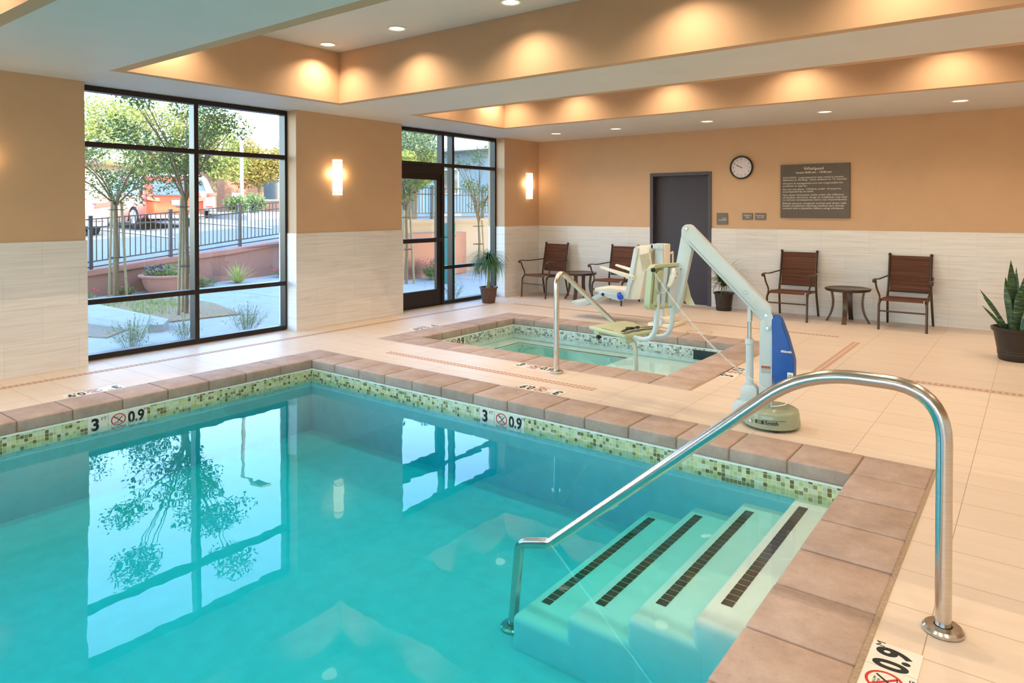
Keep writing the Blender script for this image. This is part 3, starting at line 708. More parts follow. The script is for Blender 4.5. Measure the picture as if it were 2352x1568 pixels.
# ---------------- potted plants ----------------
t = thing('ponytail_palm', 'potted ponytail palm with drooping leaves beside the glass door', 'potted plant', (-7.10, 8.68, 0))
b = B(); pr = [(.0, 0), (.098, 0), (.102, .01), (.118, .12), (.135, .235), (.15, .24), (.152, .262), (.138, .262), (.128, .225), (0, .225)]
b.lathe(pr, n=96, cap=False, flute=.022, fl=(2, 3, 4)); b.build('pot', potbrown, t, True, 30)
b = B(); b.lathe([(0, .232), (.132, .23)], n=24, cap=False); b.build('soil', soil, t)
b = B(); b.tube([(0, 0, .22), (-.004, 0, .27), (0, 0, .36), (.006, 0, .62), (.004, 0, .70)], [.05, .034, .022, .018, .014], 12); b.build('trunk', stemm, t, True)
b = B()
for k in range(330):
    a = rnd.uniform(0, 2 * pi); up = rnd.random(); L = rnd.uniform(.32, .54); z0 = .60 + .10 * up; v0 = rnd.uniform(.35, 1.45) if up > .3 else rnd.uniform(.0, .8)
    d = V((cos(a), sin(a), 0)); ps = []; p = V((0, 0, z0)); el = v0; n = 9; w0 = rnd.uniform(.004, .0065)
    dro = rnd.uniform(.24, .37)
    for i in range(n + 1):
        ps.append(p.copy()); p = p + (d * cos(el) + V((0, 0, sin(el)))) * (L / n); el = max(-1.5, el - dro); d = (d + V((-d.y, d.x, 0)) * rnd.uniform(-.05, .05)).normalized()
    b.strip(ps, [w0 * (1 - (i / n) ** 2 * .9) for i in range(n + 1)], V((-d.y, d.x, 0)), .3)
b.build('foliage', ponyleaf, t)
t = thing('spiky_potted_plant', 'dark pot with sparse spiky leaves standing right of the dark door', 'potted plant', (-3.75, 10.16, 0))
b = B(); b.lathe([(0, 0), (.108, 0), (.112, .012), (.112, .03), (.118, .034), (.119, .045), (.114, .05), (.135, .24), (.15, .245), (.155, .268), (.142, .27), (.13, .235), (0, .232)], n=40, cap=False); b.build('pot', potdark, t, True, 30)
b = B(); b.lathe([(0, .238), (.13, .236)], n=24, cap=False); b.build('soil', soil, t)
b = B()
for x, h in ((-.03, .2), (.03, .3), (0, .12)): b.tube([(x, 0, .22), (x * 1.4, .01, .26 + h)], .008, 8)
b.build('stem', stemm, t, True)
b = B()
for k in range(170):
    a = rnd.uniform(0, 2 * pi); q = rnd.choice([(-.06, .42), (.05, .52), (0, .36), (.02, .46)]); el = rnd.uniform(.0, 1.35); L = rnd.uniform(.24, .42); d = V((cos(a), sin(a) * .75, 0)); p = V((q[0], 0, q[1])); ps = []
    for i in range(6): ps.append(p.copy()); p = p + (d * cos(el) + V((0, 0, sin(el)))) * L / 5; el -= rnd.uniform(.1, .42)
    for v in ps: v.y = min(v.y, .22)
    b.strip(ps, [.0075 * (1 - (i / 5) ** 2 * .9) for i in range(6)], V((-d.y, d.x, 0)).normalized(), .3)
b.build('foliage', spikeleaf, t)
t = thing('snake_plant', 'snake plant with tall upright leaves in a dark round pot at the right edge', 'potted plant', (-.165, 8.56, 0))
b = B(); b.lathe([(0, 0), (.15, 0), (.158, .015), (.160, .055), (.165, .06), (.165, .07), (.162, .074), (.166, .084), (.168, .09), (.165, .094), (.198, .285), (.215, .292), (.222, .325), (.206, .33), (.19, .28), (0, .275)], n=48, cap=False); b.build('pot', potdark, t, True, 30)
b = B(); b.lathe([(0, .285), (.19, .283)], n=24, cap=False); b.build('soil', soil, t)
b = B()
LV = [(-.03, 0, .73, -.03, .0, .045), (.02, .05, .62, .06, .05, .042), (.07, -.02, .70, .10, 0, .03), (.0, -.05, .48, .03, -.04, .045), (-.09, 0, .42, -.24, -.02, .024), (-.08, .03, .34, -.22, .03, .022), (-.1, -.03, .26, -.21, -.05, .020), (.10, .02, .52, .16, .02, .035), (.05, -.08, .36, .10, -.07, .044), (.03, .08, .5, .02, .09, .035), (-.02, -.09, .18, -.03, -.10, .022), (.13, -.04, .45, .20, -.05, .04), (-.05, .06, .55, -.06, .08, .035), (.08, .07, .58, .14, .1, .03), (.0, .02, .66, -.01, .03, .03), (.06, .0, .60, .08, .05, .028), (.11, .05, .48, .17, .08, .025), (-.04, -.04, .50, -.07, -.05, .03), (.04, -.1, .24, .05, -.12, .02)]
for x, y, h, dx, dy, w in LV:
    n = 10; ps = []; ws = []
    for i in range(n + 1):
        f = i / n; ps.append(V((x + (dx - x * .2) * f ** 1.3, y + (dy - y) * f, .27 + h * f))); ws.append(.78 * w * (.55 + .75 * sin(pi * min(1, f * .75 + .1))) * (1 - max(0, f - .72) / .28) ** .7 if f < 1 else .001)
    a = rnd.uniform(-.6, .6); b.strip(ps, ws, V((cos(a), sin(a), 0)), .35)
b.build('foliage', snakem, t, True, 80)
# ---------------- pool lift (near) ----------------
th = R_(8); t = thing('pool_lift', 'grey-white pool lift with raised arm and sage seat on the deck between pool and spa', 'pool lift', (-1.478, 4.93, 0))
Sx = V((-cos(th), -sin(th), 0)); Lx = V((sin(th), -cos(th), 0)); m4 = M(((Sx.x, Lx.x, 0, 0), (Sx.y, Lx.y, 0, 0), (0, 0, 1, 0), (0, 0, 0, 1)))
m4l = m4       # local s, l, z -> lift frame (mirrored basis, normals are recalculated)
def lb(b, name, mt, par=None, smooth=False, angle=35): b.xf(m4l); return b.build(name, mt, par or t, smooth, angle)
b = B(); b.lathe([(0, .022), (.187, .020), (.190, .028), (.181, .105), (.176, .121), (.164, .130), (0, .136)], n=56, cap=False); base = lb(b, 'base', liftbase, None, True, 40)
b = B()
for a in (20, 110, 200, 290): b.lathe([(.012, .0), (.016, .0), (.016, .022)], (.15 * cos(R_(a)), .15 * sin(R_(a)), 0), 10)
lb(b, 'foot', black)
def bend(q, a0, r, z):
    for v in q.data.vertices:
        a = a0 + v.co.x / r; rr = r + v.co.z; v.co = V((rr * cos(a), rr * sin(a), z + v.co.y))
# camera bearing from the base
a_c = math.atan2(-4.93, 1.478) - .36
q = text('Smith', .034, blackink, M.Identity(4), t, 'maker_lettering', .0006, .0006, sx=1.15)
bend(q, a_c + .37, .1885, .066)
b = B(); b.box(-.030, -.012, 0, .030, .012, .0008); qb = b.build('maker_logo_box', blackink, t); bend(qb, a_c - .06, .1895, .066)
q = text('SR', .026, liftbase, M.Identity(4), t, 'maker_lettering', .0012, .0006, sx=1.2); bend(q, a_c - .06, .1895, .066)
b = B()
for k in range(12): b.box(-.03 + k * .013, .017, 0, -.017 + k * .013, .0195, .0008)
qb = b.build('maker_rule', blackink, t); bend(qb, a_c + .20, .1895, .066)
b = B(); b.lathe([(0, .0), (.011, 0), (.011, .006), (0, .006)], n=14, cap=False); qb = b.build('base_bolt', chrome, t)
for v in qb.data.vertices:
    a = a_c - .42 + v.co.x / .19; v.co = V(((.189 + v.co.z) * cos(a), (.189 + v.co.z) * sin(a), .06 + v.co.y))
b = B(); b.prism([(-.012, .13), (.078, .13), (.074, .68), (.070, .735), (.03, .76), (-.008, .75), (-.012, .68)], -.045, .045, 'y', .005); lb(b, 'mast', liftgrey, None, True, 40)
b = B(); b.box(.005, -.06, .125, .06, .06, .16, .004, 1); lb(b, 'mast_socket', liftbase, None)
for s_ in (-1, 1): b = B(); b.prism([(.008, .668), (.032, .668), (.036, .70), (.028, .735), (.055, .775), (.048, .80), (.0, .80), (-.016, .77), (-.012, .73), (-.002, .70)], s_ * .046, s_ * .052); lb(b, 'pivot_plate', liftgrey)
# arm beam
e0 = V((-.004, .825)); e1 = V((.569, 1.399)); e2 = V((.071, .744)); e3 = V((.520, 1.205))
poly = [(-.004, .79), (.0, .818), (.012, .838), (.555, 1.392), (.575, 1.402), (.597, 1.40), (.618, 1.385), (.628, 1.36), (.628, 1.31), (.60, 1.285), (.075, .745), (.055, .737), (.035, .74)]
b = B(); b.prism(poly, -.042, .042, 'y', .006); arm = lb(b, 'arm', liftgrey, None, True, 40)
b = B(); b.bar((.10, .0435, .80), (.57, .0435, 1.28), .004, .001); lb(b, 'arm_groove', mat('groove_grey', '8d9390', .5), arm)
for s_, z_2 in ((.030, .776), (.588, 1.372), (.168, .926), (.022, .688)):
    b = B(); b.lathe([(0, .0), (.011, 0), (.014, -.003)], (s_, 0, z_2), 16, cap=False, axis='y')
    for v in b.m.verts: v.co.y += .056 if v.co.z < .79 else .0475
    lb(b, 'bolt', chrome)
leg = [(.618, 1.345), (.550, 1.215), (.618, .90), (.655, .74), (.730, .76), (.700, .93), (.630, 1.32)]
b = B(); b.prism(leg, -.036, .036, 'y', .005); lb(b, 'drop_leg', liftgrey, None, True, 40)
b = B(); b.lathe([(0, 0), (.004, 0)], (.63, .0365, 1.07), 8, cap=False, axis='y'); lb(b, 'leg_hole', black)
# actuator
b = B(); b.tube([(.151, 0, .88), (.149, 0, .56)], .0145, 14); lb(b, 'piston_rod', steel, None, True)
b = B(); b.tube([(.149, 0, .595), (.149, 0, .58), (.149, 0, .56), (.148, 0, .555), (.147, 0, .27)], [.028, .031, .031, .026, .026], 18); lb(b, 'actuator_tube', liftgrey, None, True)
b = B(); b.prism([(.09, .13), (.20, .13), (.205, .235), (.18, .275), (.11, .275), (.09, .25)], -.045, .045, 'y', .01); b.prism([(.15, .045), (.255, .05), (.262, .12), (.235, .155), (.15, .16)], -.055, .055, 'y', .012); lb(b, 'motor_housing', liftgrey, None, True, 40)
b = B(); b.box(.155, -.03, .72, .14, .03, .90, .004, 1); lb(b, 'rod_bracket', liftgrey, arm)
# blue battery cover
prof = [(-.004, .765), (-.02, .778), (-.05, .777), (-.068, .76), (-.11, .64), (-.15, .50), (-.157, .46), (-.157, .34), (-.145, .325), (-.06, .27), (-.04, .262), (-.022, .30), (-.012, .40)]
b = B(); rings = []
for l_, k in ((-.075, .86), (-.068, .95), (-.03, 1.0), (.03, 1.0), (.068, .95), (.075, .86)):
    rings.append(b.ring([((p[0] + .08) * k - .08, l_ * (.75 + .25 * (1 - (p[1] - .26) / .52)) + .004 * sin(9 * i), (p[1] - .5) * k + .5) for i, p in enumerate(prof)]))
b.skin(rings); cover = lb(b, 'battery_cover', bluem, None, True, 25)
def on_lift(q):
    for v in q.data.vertices: v.co = m4l @ v.co
def sidetext(body, size, s, l, z, mt, sx=1, off=.0):
    q = text(body, size, mt, M.Identity(4), cover, 'cover_lettering', .0006, off, sx=sx)
    for v in q.data.vertices: v.co = m4l @ V((s - v.co.x, l + v.co.z + .002, z + v.co.y))
sidetext('SRSmith', .020, -.106, .0745, .54, white, 1.05, .0008)
b = B(); b.box(-.150, .074, .335, -.113, .0765, .40); b.xf(m4l); sq = b.build('cover_badge', white, cover)
b = B(); n = 20
for r0, r1 in ((.011, .014),): b.skin([b.ring([(-.1315 + r * cos(2 * pi * j / n), .0772, .372 + r * sin(2 * pi * j / n)) for j in range(n)]) for r in (r0, r1)], cap=False)
b.box(-.1325, .0768, .361, -.1305, .0774, .383); b.box(-.1425, .0768, .371, -.1205, .0774, .373); b.xf(m4l); b.build('badge_symbol', blackink, cover)
b = B(); b.box(-.0, .0455, .405, .062, .0462, .422); b.xf(m4l); b.build('warning_label', mat('label_red', 'b5563a', .5), t)
b = B(); b.box(-.0, .0455, .37, .062, .046, .405); b.xf(m4l); b.build('label_plate', mat('label_grey', 'aab6b4', .5), t)
b = B()
for dx in (0, .012): b.tube(fillet([(.03, .02 + dx, .135), (-.03, .05, .15), (-.11, .03 + dx, .17), (-.12, .02, .27)], [.03, .03], 5), .0035, 6)
lb(b, 'cable', white, None, True)
# seat, in its own frame: f forward, w width
sf = thing('x', 'x', 'x'); bpy.data.objects.remove(sf)
ya = .39; s0, l0 = .74, .10; nv = Sx * cos(ya) - Lx * sin(ya); dv = Sx * sin(ya) + Lx * cos(ya); oo = Sx * s0 + Lx * l0
mS = M(((nv.x, dv.x, 0, oo.x), (nv.y, dv.y, 0, oo.y), (0, 0, 1, 0), (0, 0, 0, 1)))
def rr(w, z0, z1, r, n=6):
    o = []
    for cx_, cz_, a0 in ((w - r, z1 - r, 0), (-w + r, z1 - r, 90), (-w + r, z0 + r, 180), (w - r, z0 + r, 270)):
        for k in range(n + 1): a = R_(a0 + 90 * k / n); o.append((cx_ + r * cos(a), cz_ + r * sin(a)))
    return o
def sb(b, name, mt, par=None, smooth=True, angle=40): b.xf(mS); return b.build(name, mt, par or t, smooth, angle)
lean = M(((1, 0, -.11, .087), (0, 1, 0, 0), (0, 0, 1, 0), (0, 0, 0, 1)))
b = B(); b.prism(rr(.20, .785, 1.115, .045), -.004, .022, 'x', .004); 
fr = B
b.xf(lean); bk = sb(b, 'seat_back', liftgreen)
b = B()      # raised rim and ribs on the back face
o_ = rr(.20, .785, 1.115, .045); i_ = rr(.178, .807, 1.093, .035)
R1 = b.ring([(-.004, p[0], p[1]) for p in o_]); R2 = b.ring([(-.028, p[0], p[1]) for p in o_]); R3 = b.ring([(-.028, p[0], p[1]) for p in i_]); R4 = b.ring([(-.004, p[0], p[1]) for p in i_])
b.skin([R1, R2, R3, R4], cap=False)
for w in (.135, -.135): b.box(-.026, w - .02, .83, -.002, w + .02, 1.05, .01, 2)
b.box(-.034, -.17, .80, -.002, .17, .83, .008, 2); b.box(-.034, .10, .79, -.004, .16, .85, .01, 2); b.box(-.034, -.16, .79, -.004, -.10, .85, .01, 2)
b.lathe([(0, 0), (.04, 0), (.045, .02)], (0, 0, 0), 20, axis='x', cap=False)
for v in b.m.verts:
    if abs(v.co.z) < .05 and abs(v.co.y) < .06 and v.co.z < .06: v.co = V((-.03 + v.co.x * .4, v.co.y + .10, v.co.z + 1.03))
b.xf(lean); sb(b, 'back_ribs', liftgreen, bk)
b = B(); b.box(-.04, .035, .80, -.003, .075, 1.09, .006, 2); b.box(-.045, -.10, .80, -.003, -.0, 1.085, .006, 2); b.xf(lean); sb(b, 'back_channel', liftgrey, bk)
b = B()
for w in (.105, -.075):
    b.tube(fillet([(-.03, w, .90), (-.018, w, .66), (.02, w, .575), (.10, w, .545), (.30, w, .555)], [.05, .06, .04], 6), .0185, 14)
sb(b, 'seat_tube', liftgrey)
b = B(); tilt = M(((1, 0, 0, 0), (0, 1, 0, 0), (.05, 0, 1, -.02), (0, 0, 0, 1)))
b.box(.19, -.21, .560, .575, .21, .592, .012, 3)
b.xf(tilt); pan = sb(b, 'seat_pan', liftgreen)
for q in ((.20, .10, .52, .27, .19, .565), (.20, -.19, .52, .27, -.10, .565), (.50, .11, .525, .56, .17, .562), (.50, -.17, .525, .56, -.11, .562)):
    b = B(); b.box(*q, .006, 2); b.xf(tilt); sb(b, 'pan_bracket', liftgreen, pan)
b = B()
for q in ((.50, .195, .56, .2), (.44, .18, .56, .195)): pass
for w in (-.19, .19): b.box(.33, w - .006, .590, .45, w + .006, .5935)
for f_, w in ((.34, -.06), (.40, 0), (.46, .06), (.34, .07), (.46, -.05), (.40, .11)): b.lathe([(0, .5935), (.004, .5935)], (f_, w, 0), 8, cap=False)
b.xf(tilt); sb(b, 'pan_slots', mat('slot_sage_dark', '6f7657', .6), pan, False)
b = B(); b.lathe([(0, 0), (.022, 0), (.022, .016), (.01, .02), (0, .02)], n=6, cap=False)
b.xf(M.Translation((.53, .14, .50))); b.tube([(.53, .14, .49), (.53, .14, .53)], .007, 8); b.tube([(.51, .14, .515), (.55, .14, .515)], .008, 8); sb(b, 'knob', black)
b = B()
pts = [(.22, .205, .60), (.23, .15, .610), (.25, .08, .603), (.26, .0, .607), (.25, -.08, .600), (.22, -.2, .598)]
b.strip(pts, [.022] * 6, V((1, 0, 0)), .1); b.bar((.255, .06, .607), (.24, .13, .614), .035, .018, .004); b.bar((.27, -.02, .606), (.22, .04, .613), .03, .016, .004)
sb(b, 'seat_belt', black)
b = B(); b.lathe([(0, 0), (.015, .003), (.017, .016), (.012, .026), (0, .028)], n=14, cap=False); b.xf(M.Translation((-.05, .195, 1.08)) @ M.Rotation(R_(-90), 4, 'Y')); b.xf(M.Translation((.0, 0, 0))); sb(b, 'corner_knob', black)
# hand control with its loop
b = B(); b.sphere((-.085, -.005, 1.04), .03, .7, .8, 1.5); b.tube([(-.085, .0, 1.03), (-.085, .03, .975), (-.08, .05, .95)], [.026, .018, .012], 12); sb(b, 'hand_control', white)
b = B(); b.lathe([(0, 0), (.005, 0)], (-.112, -.012, 1.045), 8, cap=False, axis='x'); b.lathe([(0, 0), (.005, 0)], (-.112, .005, 1.015), 8, cap=False, axis='x'); sb(b, 'control_button', black)
b = B(); b.tube(fillet([(-.08, .05, .95), (-.08, .10, .90), (-.08, .18, .93), (-.08, .19, 1.06)], [.05, .05], 6), .003, 6); sb(b, 'control_cable', liftgrey)
# coiled cord
A = mS @ V((-.06, .195, 1.075)); Bp = Sx * .10 + Lx * .13 + V((0, 0, .33)); b = B(); n = 840; pts = []
for i in range(n + 1):
    f = i / n; p = A.lerp(Bp, f) + V((0, 0, -.14 * 4 * f * (1 - f) * .55)); 
    tn = (Bp - A).normalized(); x = tn.cross(V((0, 0, 1))).normalized(); y = tn.cross(x); a = f * 84 * 2 * pi; pts.append(p + (x * cos(a) + y * sin(a)) * .0062)
b.tube(pts, .0022, 5); b.tube([Bp, Bp.lerp(Sx * .07 + Lx * .05 + V((0, 0, .30)), .6), Sx * .02 + Lx * .05 + V((0, 0, .27))], .0022, 5); b.build('coiled_cord', white, t, True, 80)
b = B(); b.strip([Sx * .655 + Lx * -.06 + V((0, 0, 1.0)), Sx * .640 + Lx * -.075 + V((0, 0, .93)), Sx * .625 + Lx * -.085 + V((0, 0, .86)), Sx * .585 + Lx * -.09 + V((0, 0, .79))], [.038, .038, .036, .03], Sx, .02); b.build('paper_tag', mat('tag_paper', 'ded6bd', .7), t)

# ---------------- second pool lift (far, cream) ----------------
y0 = 8.2; y1 = 8.6; t2 = thing('pool_lift', 'cream pool lift with armrests and footrest, standing behind the spa', 'pool lift', (-3.86, 8.42, 0)); O2 = V((-3.86, 8.42, 0))
def l2(b, name, mt, par=None, smooth=True): b.xf(M.Translation(-O2)); return b.build(name, mt, par or t2, smooth, 40)
side = [(-4.37, .335), (-4.345, .315), (-4.18, .325), (-4.155, .35), (-4.02, .98), (-4.03, 1.025), (-4.06, 1.038), (-4.20, 1.035), (-4.225, 1.01), (-4.27, .80), (-4.30, .60), (-4.36, .50)]
b = B(); b.prism(side, y0 + .02, y1 - .02, 'y', .022); bk2 = l2(b, 'seat_back', liftcream)
for ya_ in (y0 - .006, y1 - .02): b = B(); b.prism([(-4.375, .33), (-4.31, .33), (-4.29, .50), (-4.25, .56), (-4.24, .66), (-4.17, 1.0), (-4.20, 1.03), (-4.235, 1.0), (-4.32, .58)], ya_, ya_ + .026, 'y', .006); l2(b, 'side_frame', liftgrey)
b = B(); b.prism([(-4.83, .385), (-4.845, .40), (-4.84, .43), (-4.80, .445), (-4.55, .45), (-4.33, .44), (-4.33, .37), (-4.50, .365)], y0 + .01, y1 - .01, 'y', .012); l2(b, 'seat_pan', liftcream)
for ya_ in (y0, y1 - .03): b = B(); b.prism([(-4.78, .375), (-4.60, .315), (-4.48, .292), (-4.40, .30), (-4.36, .34), (-4.36, .38), (-4.76, .40)], ya_, ya_ + .03, 'y', .005); l2(b, 'pan_bracket', liftgrey)
b = B(); b.prism([(-4.74, .39), (-5.03, .225), (-5.10, .205), (-5.21, .235), (-5.235, .215), (-5.18, .17), (-5.09, .155), (-5.0, .18), (-4.70, .33)], y0 + .03, y1 - .03, 'y', .008); l2(b, 'footrest', liftgrey)
for yy in (y0 - .025, y1 + .005):
    b = B(); b.prism([(-4.215, .60), (-4.235, .585), (-4.30, .60), (-4.735, .715), (-4.745, .735), (-4.72, .745), (-4.25, .65), (-4.215, .63)], yy, yy + .03, 'y', .008); l2(b, 'armrest', liftcream)
b = B()
for x, z in ((-4.235, .615), (-4.28, .615)): b.lathe([(0, 0), (.007, 0)], (x, y0 - .027, z), 10, cap=False, axis='y')
for x, z in ((-4.70, .36),): b.box(x - .022, y0 - .02, z - .006, x + .022, y0, z + .006, mat4=None); b.box(x - .006, y0 - .02, z - .022, x + .006, y0, z + .022)
l2(b, 'knob', black, None, False)
b = B(); b.prism([(-4.47, .40), (-4.435, .41), (-4.43, .385), (-4.40, .375), (-4.385, .33), (-4.42, .305), (-4.46, .32), (-4.475, .355)], y0 - .03, y0 + .04, 'y', .008); l2(b, 'belt_clip', bluec)
b = B(); b.quad((-4.15, y0 - .02, .92), (-4.10, y0 - .02, .70), (-3.97, y0 + .02, .735), (-4.01, y0 + .02, .955)); l2(b, 'paper_tag', mat('tag_paper_far', 'd8cfb8', .7), None, False)
b = B()
for k in range(9): b.quad(*[V((-4.14 + k * .0045 + a_, y0 - .022 + .3 * a_, .90 - k * .02 + c_ + a_ * .27)) for a_, c_ in ((0.005, 0), (.11, 0), (.11, .005), (.005, .005))])
l2(b, 'tag_print', mat('tag_print', '9a927e', .7), None, False)
b = B(); b.box(-3.985, 8.30, .10, -3.865, 8.49, 1.0, .01, 2); m2 = l2(b, 'mast', liftgrey)
b = B(); b.quad((-3.965, 8.299, .95), (-3.905, 8.299, .95), (-3.905, 8.299, .85), (-3.965, 8.299, .85)); l2(b, 'mast_label', mat('mast_label', 'c9dbe6', .5), m2, False)
b = B(); b.box(-3.90, 8.33, .10, -3.855, 8.50, 1.06, .01, 2); l2(b, 'mast_lit_side', liftcream)  # cream slab: warm light on the mast's right side put into its colour
b = B(); b.box(-4.03, 8.28, 1.0, -3.86, 8.30, 1.065, .004, 1); b.box(-4.03, 8.44, 1.0, -3.86, 8.46, 1.065, .004, 1); b.box(-4.05, 8.28, .97, -4.0, 8.46, 1.06, .006, 1); b.tube([(-3.93, 8.27, 1.03), (-3.93, 8.47, 1.03)], .018, 12); l2(b, 'head_bracket', liftgrey)
b = B(); b.tube(fillet([(-3.86, 8.50, .93), (-3.86, 8.58, .95), (-3.86, 8.58, .6), (-3.86, 8.50, .58)], [.01, .01], 3), .012, 8); l2(b, 'mast_handle', liftcream)
b = B(); b.box(-4.02, 8.16, .0, -3.70, 8.66, .05, .015, 2); b.box(-3.97, 8.22, .05, -3.75, 8.58, .12, .02, 2); l2(b, 'base', liftcream)
b = B(); b.lathe([(0, 0), (.02, 0), (.06, -.01), (.065, .03), (.0, .04)], (-3.87, 8.15, .085), 24, cap=False, axis='y'); l2(b, 'wheel', liftgrey)
# ---------------- outside ----------------
conc = mat('concrete', 'a2a6a6', .85, var=.08, nscale=3, bstr=.1); asphalt = mat('asphalt', '7e7f80', .9, var=.08, nscale=8)
GZ = -.1
def poly(b, pts, z0, z1): b.prism([(p[0], p[1]) for p in pts], z0, z1, 'z'); return b
b = B(); b.box(-16, -9, GZ - .2, -7.6, 20, GZ); struct(b.build('walkway', conc))
b = B()
for y in (-2, 1, 4.0, 7.5, 11, 14): b.box(-15, y, GZ - .01, -7.7, y + .012, GZ + .001)
struct(b.build('walkway_joint', mat('joint_dark', '77776f', .9)))
mulch = mat('bark_mulch', 'a08a6c', .95, var=.35, nscale=45, bstr=.8, bdist=.03)
b = B(); poly(b, [(-13.6, 5.3), (-12.9, 4.9), (-11.4, 4.7), (-9.9, 4.75), (-9.75, 5.9), (-11.2, 6.3), (-12.9, 6.3)], GZ - .02, GZ + .02)
struct(b.build('planting_bed', mulch))
b = B(); poly(b, [(-12.8, 4.8), (-9.6, 4.72), (-9.2, 4.45), (-9.3, 4.3), (-12.0, 4.0)], GZ - .02, GZ + .10); struct(b.build('kerb_strip', conc))
b = B(); poly(b, [(-11.9, 3.9), (-9.7, 4.2), (-9.3, 3.8), (-11.0, 3.0)], GZ - .02, GZ + .015); struct(b.build('gravel_strip', mat('gravel', '8e7f6e', .95, var=.4, nscale=50, bstr=.8)))
gm = leafmat('grass_blades', '7f9a4e', 'a9b878', .6, .3)
def tufts(b, cx, cy, z, R, n, h, w=.004, lean=.5):
    for k in range(n):
        a = rnd.uniform(0, 2 * pi); r = R * math.sqrt(rnd.random()); x, y = cx + r * cos(a), cy + r * sin(a); hh = h * rnd.uniform(.5, 1.1); q = rnd.uniform(0, 2 * pi); l = rnd.uniform(0, lean) * hh
        p = V((x, y, z)); d = V((cos(q), sin(q), 0)); b.strip([p, p + d * l * .3 + V((0, 0, hh * .55)), p + d * l + V((0, 0, hh))], [w, w * .8, w * .15], V((-d.y, d.x, 0)))
b = B()
for cx, cy in ((-12.3, 5.3), (-11.6, 5.5), (-11.0, 5.2), (-12.8, 5.6), (-11.9, 5.9)): tufts(b, cx, cy, GZ + .02, .45, 160, .07, .006)
o = b.build('grass_patch', gm); o['kind'] = 'stuff'; tag(o, 'thin grass growing in the mulch bed outside the large window', 'grass')
# retaining walls
pink = mat('pink_block', '966f64', .9, var=.06, nscale=30, bstr=.2); pinkcap = mat('pink_cap', 'a5776a', .9, var=.08); beige = mat('beige_stucco', '968a80', .9, var=.04)
def sloped(pts, th_, z0, mt, cap, name, label):
    t = thing(name, label, 'wall', (pts[0][0], pts[0][1], z0)); o = V((pts[0][0], pts[0][1], z0))
    for m_, za, zb, ov, nme in ((mt, None, 0, 0, 'wall_body'), (cap, -.06, .0, .04, 'wall_cap')):
        b = B(); rings = []
        for x, y, z in pts:
            lo = z0 - .15 if za is None else z - .10; hi = z - .09 if za is None else z
            rings.append(b.ring([V((x + ov, y, lo)) - o, V((x + ov, y, hi)) - o, V((x - th_ - ov, y, hi)) - o, V((x - th_ - ov, y, lo)) - o]))
        b.skin(rings); b.build(nme, m_, t)
    b = B()
    for (x, y, z), (x2, y2, z2) in zip(pts, pts[1:]):
        for f in (.33, .8): xx, yy, zz = x + (x2 - x) * f, y + (y2 - y) * f, z + (z2 - z) * f; b.box(xx - o.x, yy - o.y - .008, -.1, xx - o.x + .006, yy - o.y + .008, zz - .1 - o.z)
    b.build('wall_joint', pinkcap, t)
WA = [(-12.9, 1.0, .10), (-13.87, 5.33, .40), (-14.33, 7.17, .535), (-14.70, 8.65, .61), (-15.1, 10.3, .745), (-15.4, 11.5, .84)]
sloped(WA, .3, GZ, pink, pinkcap, 'retaining_wall', 'low pink retaining wall sloping up outside the large window')
WB = [(-12.0, 10.6, 1.28), (-12.0, 18.5, 1.28)]
sloped(WB, .3, GZ, beige, beige, 'retaining_wall', 'tall beige retaining wall seen through the glass door and window beside it')
b = B(); b.box(-11.9, 10.9, GZ, -11.6, 13.3, .95, .02, 2); o = b.build('planter_wall', pink); tag(o, 'pink planter wall in front of the beige wall, outside the glass door', 'wall')
fm = mat('fence_paint', '3a3f45', .5, .3)
def fence(pts, label, hgt, base, pitch=.115):
    t = thing('picket_fence', label, 'fence', pts[0]); o = V(pts[0])
    for i, (p, q) in enumerate(zip(pts, pts[1:])):
        p, q = V(p) - o, V(q) - o; n = max(2, round((q - p).length / pitch)); b = B()
        for z in (hgt, hgt - .16, base + .10, base): b.bar(p + V((0, 0, z)), q + V((0, 0, z)), .03, .025)
        for k in range(1, n):
            c = p.lerp(q, k / n); b.box(c.x - .008, c.y - .008, c.z + base + .10, c.x + .008, c.y + .008, c.z + hgt)
        b.build('picket_panel', fm, t)
    for p in pts:
        p = V(p) - o; b = B(); b.box(p.x - .032, p.y - .032, p.z - .02, p.x + .032, p.y + .032, p.z + hgt + .05); b.box(p.x - .04, p.y - .04, p.z + hgt + .05, p.x + .04, p.y + .04, p.z + hgt + .07); b.build('post', fm, t)
fence([(-13.55, 3.7, .27), (-14.02, 5.45, .41), (-14.45, 7.15, .53), (-14.9, 9.0, .68), (-15.25, 10.6, .80)], 'black iron picket fence on the pink retaining wall outside the large window', .93, .04)
fence([(-12.15, 10.7, 1.28), (-12.15, 12.6, 1.28), (-12.15, 14.6, 1.28), (-12.15, 16.6, 1.28), (-12.15, 18.4, 1.28)], 'iron picket fence on the beige wall outside the glass door', .78, .05)
# parking lot rising away from the building
def lz(x, y): return min(-.366 - .031 * x + .061 * y, 1.27)
b = B(); xs = [-15.2 - 2.5 * i for i in range(24)]; yy = [-14 + 2.5 * j for j in range(32)]
g = [[b.m.verts.new((x if i else (-13.3 - .16 * max(0, min(y, 12.5)) if y < 11.2 else -12.4), y, lz(x, y) - .03)) for j, y in enumerate(yy)] for i, x in enumerate(xs)]
for i in range(len(xs) - 1):
    for j in range(len(yy) - 1): b.m.faces.new((g[i][j], g[i][j + 1], g[i + 1][j + 1], g[i + 1][j]))
struct(b.build('parking_lot', asphalt))
wl = mat('road_paint', 'e6e2d6', .8)
b = B()
for y in (6.3, 9.3, 12.3): 
    ps = [(x, y, lz(x, y)) for x in (-18.6, -21.2, -23.8)]
    for p, q in zip(ps, ps[1:]): b.bar(p, q, .1, .03)
struct(b.build('parking_line', wl))
